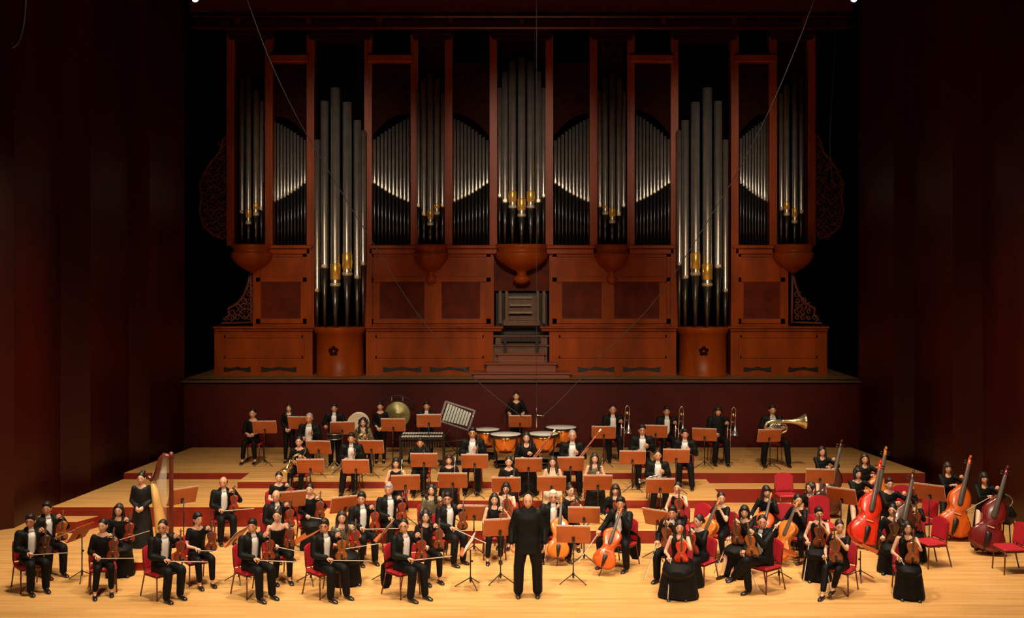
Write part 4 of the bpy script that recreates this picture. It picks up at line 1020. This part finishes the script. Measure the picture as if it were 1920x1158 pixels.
# flutes and oboes on the low riser
wind('f1', 743, 857, Z1, 'fntb', 'bob', 'flautist with dark bob behind the grey-haired violinist', 'the flautist with dark bob', 'silver flute', mk=mk_flute)
wind('f2', 842, 851, Z1, 'flkb', 'bob', 'woman with pale open neckline seated below the silver bars', 'the woman with pale neckline', 'silver flute', mk=mk_flute)
wind('f3', 954, 855, Z1, 'flkb', 'tied', 'woman with tied hair and wide pale collar, low riser centre', 'the woman with wide pale collar', 'slim black oboe', mk=lambda i: mk_clar(i, 'oboe', .60), skin=1)
wind('f4', 1036, 855, Z1, 'fnkc', 'long', 'long-haired woman in cream dress seated above the conductor', 'the woman in cream dress', 'slim black oboe', mk=lambda i: mk_clar(i, 'oboe', .60), hcol=M_brown)
wind('f5', 1115, 849, Z1, 'fnks', 'long', 'long-haired woman in shimmering sleeveless top on low riser', 'the woman in shimmering top', 'black cor anglais', mk=lambda i: mk_clar(i, 'cor_anglais', .72), hcol=M_brown)
wind('f6', 1233, 843, Z1, 'm', 'crew', 'man in open grey tailcoat on the right of low riser', 'the man right on low riser', 'short silver trumpet', mk=mk_tpt)
# clarinets, bassoons, horns on the middle riser
wind('w1', 561, 818, Z2, 'fqtb', 'tied', 'woman in black holding a brass horn, left of middle riser', 'the woman left on middle riser', 'brass horn', mk=mk_horn, d=24.75, sc=1.0)
wind('w2', 659, 811, Z2, 'm', 'short', 'man in black suit with white shirt on middle riser, left', 'the left suited middle-riser man', 'black clarinet', mk=mk_clar, d=24.7)
wind('w3', 788, 820, Z2, 'mc', 'short', 'man in high dark collar below the keyboard percussion', 'the man in high dark collar', 'black clarinet', mk=mk_clar, d=24.6)
wind('w4', 886, 800, Z2, 'm', 'short', 'man in red-tinged spectacles in front of the left kettledrum', 'the spectacled man before kettledrums', 'black clarinet', mk=mk_clar, glasses=1, d=24.75)
wind('w5', 987, 809, Z2, 'flkb', 'long', 'long-haired woman in black between the kettledrums', 'the woman between the kettledrums', 'dark red bassoon', mk=mk_bsn, d=24.7)
wind('w6', 1073, 806, Z2, 'm', 'crew', 'man with short hair in suit in front of right kettledrum', 'the man before the right kettledrum', 'red-brown bassoon', mk=mk_bsn, d=24.7, hcol=M_grey)
wind('w7', 1204, 795, Z2, 'm', 'short', 'man in dark spectacles and black suit on middle riser, right', 'the man in dark spectacles', 'silver trumpet', mk=mk_tpt, glasses=1, d=25.5)
wind('w8', 1284, 803, Z2, 'mopen', 'short', 'dark-haired trumpeter with broad white shirt front, rightmost middle riser', 'the trumpeter with broad shirt front', 'silver trumpet', mk=mk_tpt, d=25.4, rot=-8)
# back riser
wind('r1', 580, 774, Z3, 'm', 'crew', 'older man in suit behind the woman with the horn', 'the older man on back riser', 'black clarinet', mk=mk_clar, d=26.7, hcol=M_grey)
wind('r2', 681, 782, Z3, 'flks', 'wavy', 'woman in shimmering top before the pale round drum', 'the woman before the round drum', 'brass horn', mk=mk_horn, d=26.7)
wind('k1', 474, 765, Z3, 'fqtb', 'tied', 'leftmost woman on the back riser with hands in lap', 'the leftmost back riser woman', kind='lap', d=27.8)
wind('k2', 542, 757, Z3, 'fltb', 'long', 'woman in black standing second on the back riser', 'x', kind='stand', d=27.6)
wind('k3', 627, 756, Z3, 'm', 'short', 'man in suit standing behind the small drum', 'x', kind='drum', d=27.2)
wind('k4', 713, 753, Z3, 'fqtb', 'short', 'woman with short dark hair standing beside the gong', 'x', kind='stand', d=27.6)
wind('k5', 800, 752, Z3, 'm', 'short', 'man in suit standing at the keyboard percussion', 'x', kind='drum', d=27.3)
wind('k6', 968, 734, Z3, 'fqtb', 'tied', 'timpanist standing alone highest behind the kettledrums', 'x', kind='drum', d=29.3, hcol=M_brown)
wind('k7', 1149, 758, Z3, 'm', 'crew', 'trombonist with receding hair, leftmost of trombone row', 'the leftmost trombonist', 'silver trombone', kind='bone', mk=mk_bone, d=28.1)
wind('k8', 1250, 761, Z3, 'm', 'short', 'slim trombonist in suit, middle of the trombone row', 'the middle trombonist', 'dark silver trombone', kind='bone', mk=mk_bone, d=28.1)
wind('k9', 1346, 761, Z3, 'mc', 'fringe', 'trombonist in all black clothing with heavy fringe', 'the trombonist all in black', 'long silver trombone', kind='bone', mk=mk_bone, d=27.6)
wind('k10', 1448, 758, Z3, 'm', 'short', 'tuba player in suit seated wide-legged at far right back', 'the tuba player', 'large pale brass tuba', kind='tuba', mk=lambda i: tuba(basis(loc(i, .04, -.30, i['h0'] + .33), V(.0, 0.05, 1), V(0, -1, 0))), d=27.4)
# ------------------------------------------------------------------ stands, empty chairs, percussion, harp, hanging microphones
ST = stand
for a in ((496, 801, 27.2, Z3, 2, 'the leftmost woman on the back riser'), (562, 793, 27.1, Z3, -4, 'the standing woman in black'), (642, 803, 26.35, Z3, 12, 'the small drum player'),
          (737, 797, 26.6, Z3, -3, 'the gong and standing woman'), (804, 789, 26.6, Z3, 4, 'the keyboard percussion man'), (597, 839, 25.75, Z3, -5, 'the older man on the back riser'),
          (696, 838, 25.7, Z3, -3, 'the woman with the round drum behind'), (582, 874, 24.05, Z2, 3, 'the woman with the brass horn'), (667, 875, 24.02, Z2, 0, 'the left suited man on middle riser'),
          (795, 863, 24.0, Z2, 0, 'the man in high dark collar'), (890, 865, 24.05, Z2, 0, 'the spectacled man before kettledrums'), (991, 872, 24.0, Z2, 0, 'the woman between the kettledrums'),
          (1070, 870, 24.0, Z2, 1, 'the man before the right kettledrum'), (1186, 858, 24.75, Z2, -2, 'the man in dark spectacles'), (1268, 855, 24.6, Z2, -5, 'the trumpeter with broad shirt front'),
          (760, 905, 22.3, Z1, 7, 'the flautist with dark bob'), (849, 901, 22.3, Z1, 0, 'the woman with pale neckline'), (949, 909, 22.3, Z1, 0, 'the woman with wide pale collar'),
          (1034, 907, 22.3, Z1, 0, 'the woman in cream dress'), (1121, 905, 22.3, Z1, -1, 'the woman in shimmering top'), (1238, 911, 22.4, .0, 0, 'the man in open grey tailcoat'),
          (975, 790, 28.6, Z3, 0, 'the standing timpanist'), (1132, 811, 27.1, Z3, -3, 'the leftmost trombonist'), (1229, 809, 27.1, Z3, -8, 'the middle trombonist'),
          (1321, 815, 26.9, Z3, -14, 'the trombonist all in black'), (1443, 817, 26.75, Z3, 6, 'the tuba player'), (1538, 893, 23.0, 0, -8, 'the bassist behind it'),
          (1578, 930, 21.5, 0, -38, 'the arched red chair'), (1743, 923, 21.6, 0, -38, 'the bassist at the right wall'), (343, 930, 21.2, 0, 44, 'the harp column'),
          (889, 962, 20.95, 0, -4, 'the stout violinist, beside the conductor row'), (938, 989, 19.0, 0, 10, 'the sleeveless woman beside the conductor'),
          (1095, 966, 20.3, 0, -4, 'the woman looking aside'), (1075, 1002, 19.0, 0, -5, 'the cellists right of the conductor'), (648, 946, 20.9, 0, 28, 'the second row of violins'),
          (1232, 971, 20.6, 0, -38, 'the young tailcoated man on the right'), (545, 936, 21.2, 0, 22, 'the balding violinist, mostly hidden')):
    ST(a[0], a[1], a[2], a[3], a[4], 'wooden music stand in front of ' + a[5], pl='stand before ' + a[5])
for px, pyb, h, yaw, ti, who in ((151, 1087, .86, 75, 35, 'the far left front pair'), (445, 1090, .80, 80, 40, 'the man before the off-shoulder dress'), (580, 1092, .84, 80, 62, 'the brown-haired man in spectacles'),
                         (722, 1088, .88, 84, 36, 'the man with the hanging coat tail'), (879, 1100, .74, 88, 33, 'the stout violinist at front centre'), (1160, 1100, .50, 0, 85, 'the long-coated cellist, lowered flat'),
                         (1463, 1088, .52, -70, 75, 'the man with crossed legs, lowered flat'), (1616, 1086, .60, -75, 60, 'the woman in trousers and heels')):
    d = F * H / (pyb - CY)
    py = CY + F * (H - h) / d
    if px == 1160: continue
    ST(px, py, d, 0, yaw, 'edge-on music stand beside ' + who, tilt=ti, paper=px in (445, 722, 879), pl='edge-on stand beside ' + who, w=.50)
# empty red chairs
for px, d, z, rot, h, lab in ((1475, 24.3, 0, 4, 1, 'empty red chair facing front, beneath the tuba player'), (1470, 21.1, 0, -20, 1, 'empty red chair between the dark-fringed and laughing cellists'),
                              (1545, 21.0, 0, 10, 1.2, 'tall empty red chair with arched back beside round-haired bassist'), (1700, 22.9, 0, 8, 1, 'empty red chair between the stands and nearly black bass'),
                              (1745, 20.1, 0, -74, 1, 'empty red chair turned sideways in front of orange bass'), (1893, 19.7, 0, -86, 1, 'empty red chair at the far right edge of the stage'),
                              (1728, 21.8, 0, -70, 1, 'empty red chair behind the sideways red chair'), (1303, 21.2, 0, -55, 1, 'empty dark red chair beside the bare-armed woman')):
    chair((px - CX) * d / F, d, z, rot, lab, h)
# kettledrums
timpani(948, 813, 27.0, .40, Z3, 'copper kettledrum in front left, nearest the spectacled clarinettist')
timpani(912, 804, 28.2, .36, Z3, 'copper kettledrum behind left, partly hidden')
timpani(1018, 812, 27.15, .40, Z3, 'copper kettledrum in front right of the standing timpanist')
timpani(1052, 800, 28.2, .42, Z3, 'largest copper kettledrum at rear right')
# gong on frame
c = at(745, 777, 28.8); g = empty('gong', Matrix.Translation((c.x, c.y, Z3))); zc = c.z - Z3
tag(g, 'bronze green gong hanging in a black hooped frame on back riser', 'gong')
b = MB(); b.lathe([(.01, .02), (.08, .03), (.10, .012), (.32, .010), (.355, 0), (.365, -.05), (.35, -.05), (.345, -.008), (.01, -.006)], n=36, M=Matrix.Translation((0, 0, zc)) @ RX(90)); b.build('disc', mat('gong_bronze', (.30, .27, .12), .35, metal=.7, var=.3, vscale=5), g)
b = MB(); b.tube([(-.52, 0, .05)] + [(.52 * math.cos(a), 0, zc + .52 * math.sin(a)) for a in [PI - PI * k / 20 for k in range(21)]] + [(.52, 0, .05)], .022, 8); b.build('frame', M_blackm, g)
for s in (-1, 1):
    b = MB(); b.tube([(s * .52, -.3, .02), (s * .52, .3, .02)], .022, 6); b.build('foot', M_blackm, g)
    b = MB(); b.tube([(s * .15, 0, zc + .50), (s * .15, 0, zc + .37)], .006, 5); b.build('cord', M_paper, g)
# pale round drum
c = at(672, 793, 28.0); g = empty('bass_drum', Matrix.Translation((c.x, c.y, Z3))); zc = c.z - Z3
tag(g, 'pale round drum standing upright behind the shimmering-top horn player', 'drum')
b = MB(); b.lathe([(.01, -.12), (.255, -.12), (.255, .12), (.01, .12)], n=32, M=Matrix.Translation((0, 0, zc)) @ RX(90), smooth=False); b.build('shell', mat('drum_cream', (.70, .60, .42), .45), g)
b = MB(); [b.tube([(.265 * math.cos(a), y, zc + .265 * math.sin(a)) for a in [2 * PI * k / 28 for k in range(29)]], .018, 6) for y in (-.11, .11)]; b.build('hoop', mat('hoop_cream', (.82, .76, .60), .4), g)
b = MB(); tripod_stand(b, zc - .24); b.build('stand', M_blackm, g)
# small drum on chrome stand
c = at(627, 812, 26.25); g = empty('snare_drum', Matrix.Translation((c.x + .0, c.y, Z3))); zc = c.z - Z3
tag(g, 'small drum on a chrome tripod in front of standing suited man', 'drum')
b = MB(); b.lathe([(.01, zc), (.18, zc), (.18, zc - .13), (.01, zc - .13)], n=28, smooth=False); b.build('shell', M_blackm, g)
b = MB(); [b.tube([(.185 * math.cos(a), .185 * math.sin(a), z) for a in [2 * PI * k / 24 for k in range(25)]], .010, 6) for z in (zc - .005, zc - .125)]; b.build('hoop', M_chrome, g)
b = MB(); tripod_stand(b, zc - .13); b.build('stand', M_chrome, g)
# keyboard percussion
c = at(792, 816, 26.75); g = empty('marimba', Matrix.Translation((c.x, c.y, Z3))); zc = c.z - Z3
tag(g, 'keyboard percussion with two rows of pale bars on black frame', 'marimba')
for row, (y, z) in enumerate(((-.12, 0), (.14, .04))):
    for k in range(16):
        b = MB(); b.box((-.48 + .064 * k, y, zc + z), (.052, .26 - .006 * k, .018), bev=.004); b.build('bar', mat('bar_pale', (.55, .52, .48), .35), g)
b = MB()
for s in (-1, 1):
    b.box((s * .54, 0, zc - .03), (.05, .60, .05)); b.box((s * .54, -.2, zc / 2), (.04, .05, zc)); b.box((s * .54, .2, zc / 2), (.04, .05, zc)); b.box((s * .54, 0, .04), (.05, .6, .05))
b.box((0, -.25, zc - .04), (1.08, .03, .05)); b.box((0, .28, zc - .04), (1.08, .03, .05)); b.box((0, 0, .20), (1.08, .05, .05)); b.build('frame', M_blackm, g)
b = MB(); [b.tube([(-.48 + .064 * k, -.10, zc - .05), (-.48 + .064 * k, -.10, zc - .50 + .018 * k)], .022, 8) for k in range(16)]; b.build('resonators', mat('resonator_dark', (.10, .09, .08), .35, metal=.8), g)
# tilted rack of silver bars
c = at(857, 779, 27.4); g = empty('vibraphone', Matrix.Translation((c.x, c.y, Z3))); zc = c.z - Z3
tag(g, 'rack of silver bars tilted upright on a black stand left of kettledrums', 'vibraphone')
Mt = Matrix.Translation((0, 0, zc)) @ RY(18) @ RX(-12)
for k in range(9):
    b = MB(); b.box((-.30 + .075 * k, -.03, 0), (.062, .02, .46 - .012 * k), 0, Mt, .006); b.build('bar', mat('bar_silver', (.50, .55, .52), .22, metal=.8), g)
b = MB(); b.box((0, .02, .26), (.80, .05, .04), 0, Mt); b.box((0, .02, -.26), (.80, .05, .04), 0, Mt)
for s in (-1, 1): b.box((s * .39, .02, 0), (.05, .05, .54), 0, Mt); b.ell(Mt @ V(s * .40, -.02, .10 * s), (.035, .035, .035), 8, 6)
b.build('frame', M_chrome, g)
b = MB()
for s in (-1, 1):
    b.tube([(s * .05, .03, zc - .2), (s * .38, .0, zc * .52), (-s * .34, 0, .02)], .018, 6); b.tube([(-.36, 0, zc * (.35 + .1 * s)), (.36, 0, zc * (.42 + .1 * s))], .014, 6)
b.box((0, 0, .03), (.9, .4, .05)); b.tube([(0, 0, .05), (0, .02, zc - .2)], .02, 8); b.build('stand', M_blackm, g)
# harp
hp = at(322, 1037, 20.95); hp = V((321 - CX) * 20.95 / F, 20.95, 0)
g = empty('harp', Matrix.Translation(hp)); tag(g, 'tall wooden concert harp beside the standing grey-skirted woman', 'harp')
M_harp = vwood('harp_mahogany', (.11, .018, .010)); M_sound = mat('harp_soundboard', (.70, .42, .13), .4, var=.15, vscale=5, coat=.3)
s95 = F / 20.95
hx = lambda px: (px - 321) / s95
hz_ = lambda py: H - (py - CY) / s95
b = MB(); b.tube([(0, 0, .12), (0, 0, .20), (0, 0, hz_(862)), (0, 0, hz_(853))], [.06, .045, .042, .055], 14); b.tube([(0, 0, hz_(853)), (0, 0, hz_(850))], [.065, .05], 14); b.build('column', M_harp, g)
b = MB(); b.tube([(hx(319), 0, hz_(855)), (hx(308), .0, hz_(852)), (hx(301), 0, hz_(860)), (hx(297), 0, hz_(878)), (hx(292), 0, hz_(894)), (hx(284), 0, hz_(898)), (hx(280), 0, hz_(893))], [.04, .045, .05, .055, .06, .055, .05], 12, flat=1.6, up=(0, 1, 0)); b.build('neck', M_harp, g)
b = MB(); b.loft([[V(hx(cx) + w * math.cos(q), .0 + h_ * math.sin(q), hz_(py)) for q in [2 * PI * t / 14 for t in range(14)]] for cx, py, w, h_ in ((286, 897, .05, .06), (294, 940, .085, .11), (303, 990, .12, .16), (309, 1025, .14, .19))]); b.build('sound_box', M_sound, g)
b = MB(); b.box((hx(314), 0, .09), (.46, .42, .12), bev=.03); b.build('base', M_harp, g)
b = MB()
for k in range(26):
    t = k / 25
    b.tube([(hx(284 + 28 * t), -.0, hz_(897 - 42 * t ** .6)), (hx(291 + 22 * t), -.02, hz_(915 + 100 * t))], .0016, 4, ends=False)
b.build('strings', M_bowhair, g)
# red riser seat bench
# hanging microphone pair: two long cables meeting at a mast with a small microphone
M_cable = mat('cable_grey', (.022, .017, .015), .7)
def cable(pts, r, lab):
    b = MB(); P = [at(*p) for p in pts]
    Q = []
    for i in range(len(P) - 1):
        p0 = P[max(i - 1, 0)]; p1 = P[i]; p2 = P[i + 1]; p3 = P[min(i + 2, len(P) - 1)]
        for k in range(8):
            t = k / 8; Q.append(.5 * ((2 * p1) + (p2 - p0) * t + (2 * p0 - 5 * p1 + 4 * p2 - p3) * t * t + (3 * p1 - p0 - 3 * p2 + p3) * t ** 3))
    Q.append(P[-1]); b.tube(Q, r, 6); o = b.build('cable', M_cable, None); tag(o, lab, 'cable', 'hanging cables'); return o
cable([(460, -10, 24), (505, 110, 24), (560, 225, 24), (640, 360, 24), (690, 440, 24), (770, 570, 24), (850, 670, 24), (925, 740, 24), (985, 785, 24)], .0085, 'thin grey cable sagging from upper left to the centre microphone')
cable([(1530, -10, 24), (1500, 70, 24), (1450, 190, 24), (1395, 300, 24), (1345, 385, 24), (1235, 555, 24), (1130, 665, 24), (1060, 740, 24), (1015, 782, 24)], .0085, 'thin grey cable sagging from upper right to the centre microphone')
cable([(1006, -20, 24), (1006, 300, 24), (1006, 640, 24), (1006, 770, 24)], .006, 'thin vertical cable dropping through centre to the microphone')
cable([(1568, 45, 27), (1562, 150, 27), (1556, 260, 27), (1560, 330, 27)], .012, 'thin dark cable hanging beside the right organ wing')
cable([(46, -20, 17), (45, 20, 17), (40, 55, 17), (33, 78, 17), (24, 87, 17)], .035, 'thick curved grey cable hooking down at top left corner')
m = MB(); m.tube([at(1006, 765, 24), at(1006, 800, 24)], .014, 8); m.tube([at(1006, 778, 24), at(1020, 779, 24)], .010, 6)
o = m.build('microphone', M_chrome, None); tag(o, 'slim silver microphone hanging in front of the standing timpanist', 'microphone')
for px, dd, lab in ((366, 24.6, 'bright white spotlight at the top left above organ'), (1601, 24.6, 'bright white spotlight at the top right above organ')):
    c = at(px, -4, dd); g = empty('spotlight', Matrix.Translation(c) @ RX(0)); tag(g, lab, 'spotlight', 'ceiling spotlights')
    b = MB(); b.tube([(0, .05, .02), (0, .22, .16)], .11, 14); b.build('housing', M_blackm, g)
    b = MB(); b.ell((0, .0, -.02), (.075, .05, .075), 14, 10); b.build('lens', mat('lamp_lens', (1, 1, 1), .4, emit=(1, .97, .9), estr=4), g)
    b = MB(); b.tube([(0, .2, .16), (0, .2, ZT - c.z)], .015, 6); b.build('hanger', M_blackm, g)
# black round stool at far right
c = (1887 - CX) * 21.4 / F
g = empty('drum_stool', TR(c, 21.4, 0)); tag(g, 'round-backed black stool standing behind the rightmost bassist', 'stool')
b = MB(); b.tube([(0, 0, .62), (0, 0, .68)], .19, 16); b.build('seat', M_blackm, g)
b = MB(); b.tube([(.20 * math.cos(a), .16 + .05 * math.sin(a), .90 + .13 * math.sin(a)) for a in [2 * PI * k / 16 for k in range(17)]], .016, 6); b.build('back_hoop', mat('stool_grey', (.12, .10, .09), .4), g)
for q in range(4):
    a = PI / 4 + q * PI / 2; b = MB(); b.tube([(.13 * math.cos(a), .13 * math.sin(a), .62), (.22 * math.cos(a), .22 * math.sin(a), .01)], .014, 6); b.build('leg', M_blackm, g)
# ------------------------------------------------------------------ lamps
def spot(loc, tgt, power, ang=80, blend=.8, rad=.35, col=(1, .78, .5)):
    l = bpy.data.lights.new('stage_or_fill_spot', 'SPOT'); l.energy = power; l.spot_size = math.radians(ang); l.spot_blend = blend; l.shadow_soft_size = rad; l.color = col
    o = bpy.data.objects.new('stage_or_fill_spot', l); C.objects.link(o); o.location = loc
    o.rotation_euler = (Vector(tgt) - Vector(loc)).to_track_quat('-Z', 'Y').to_euler()
WARM = (1, .80, .56)
for x in (-6.6, -2.2, 2.2, 6.6):
    spot((x, 18.0, 12.6), (x * 1.12, 19.5, 0), 1500, 72, 1, .4, WARM)
    spot((x, 22.5, 12.9), (x * 1.05, 23.6, 0), 900, 66, 1, .4, WARM)
for x in (-5, 5):
    spot((x, 6.0, 11.5), (x * .5, 20.5, .6), 2200, 52, 1, .5, WARM)
for x in (-6, 0, 6):
    spot((x, 22.0, 12.8), (x * 1.1, YO, 2.6), 130, 50, 1, .4, (1, .70, .42))
for x in (-5.5, 0, 5.5):
    spot((x * .8, 6.0, 13.2), (x, YO, 8.4), 2800, 15, 1, .4, (1, .84, .66))
for x in (-4, 0, 4):
    spot((x, 9.0, 12.0), (x * 1.65, YO, 3.1), 2300, 19, 1, .4, (1, .72, .44))  # unseen fill spots, added to brighten the lower organ case
for s_ in (-1, 1):
    spot((s_ * 4.5, 18.5, 11.5), (s_ * 12, 20.5, 2.4), 950, 62, 1, .4, WARM)  # added fill spots, standing in for stage spill on the lower side walls
# ------------------------------------------------------------------ world + camera
w = bpy.data.worlds.new('hall'); bpy.context.scene.world = w; w.use_nodes = True
w.node_tree.nodes['Background'].inputs[0].default_value = (.5, .25, .15, 1)
w.node_tree.nodes['Background'].inputs[1].default_value = .01
cam = bpy.data.cameras.new('camera'); co = bpy.data.objects.new('camera', cam); C.objects.link(co)
cam.sensor_width = 36; cam.lens = 36 * F / 1920
co.location = (0, 0, H); co.rotation_euler = (PI / 2, 0, 0)
cam.shift_x = (960 - CX) / 1920; cam.shift_y = (CY - 579) / 1920
cam.clip_end = 200
sc = bpy.context.scene; sc.camera = co
sc.view_settings.view_transform = 'Standard'; sc.view_settings.look = 'None'; sc.view_settings.gamma = 1; sc.view_settings.use_curve_mapping = False
sc.view_settings.exposure = 1.5
sc.cycles.max_bounces = 5; sc.cycles.diffuse_bounces = 3; sc.cycles.glossy_bounces = 3; sc.cycles.transmission_bounces = 2
sc.cycles.caustics_reflective = False; sc.cycles.caustics_refractive = False
sc.cycles.use_denoising = True
bpy.data.scenes.remove(TMP)
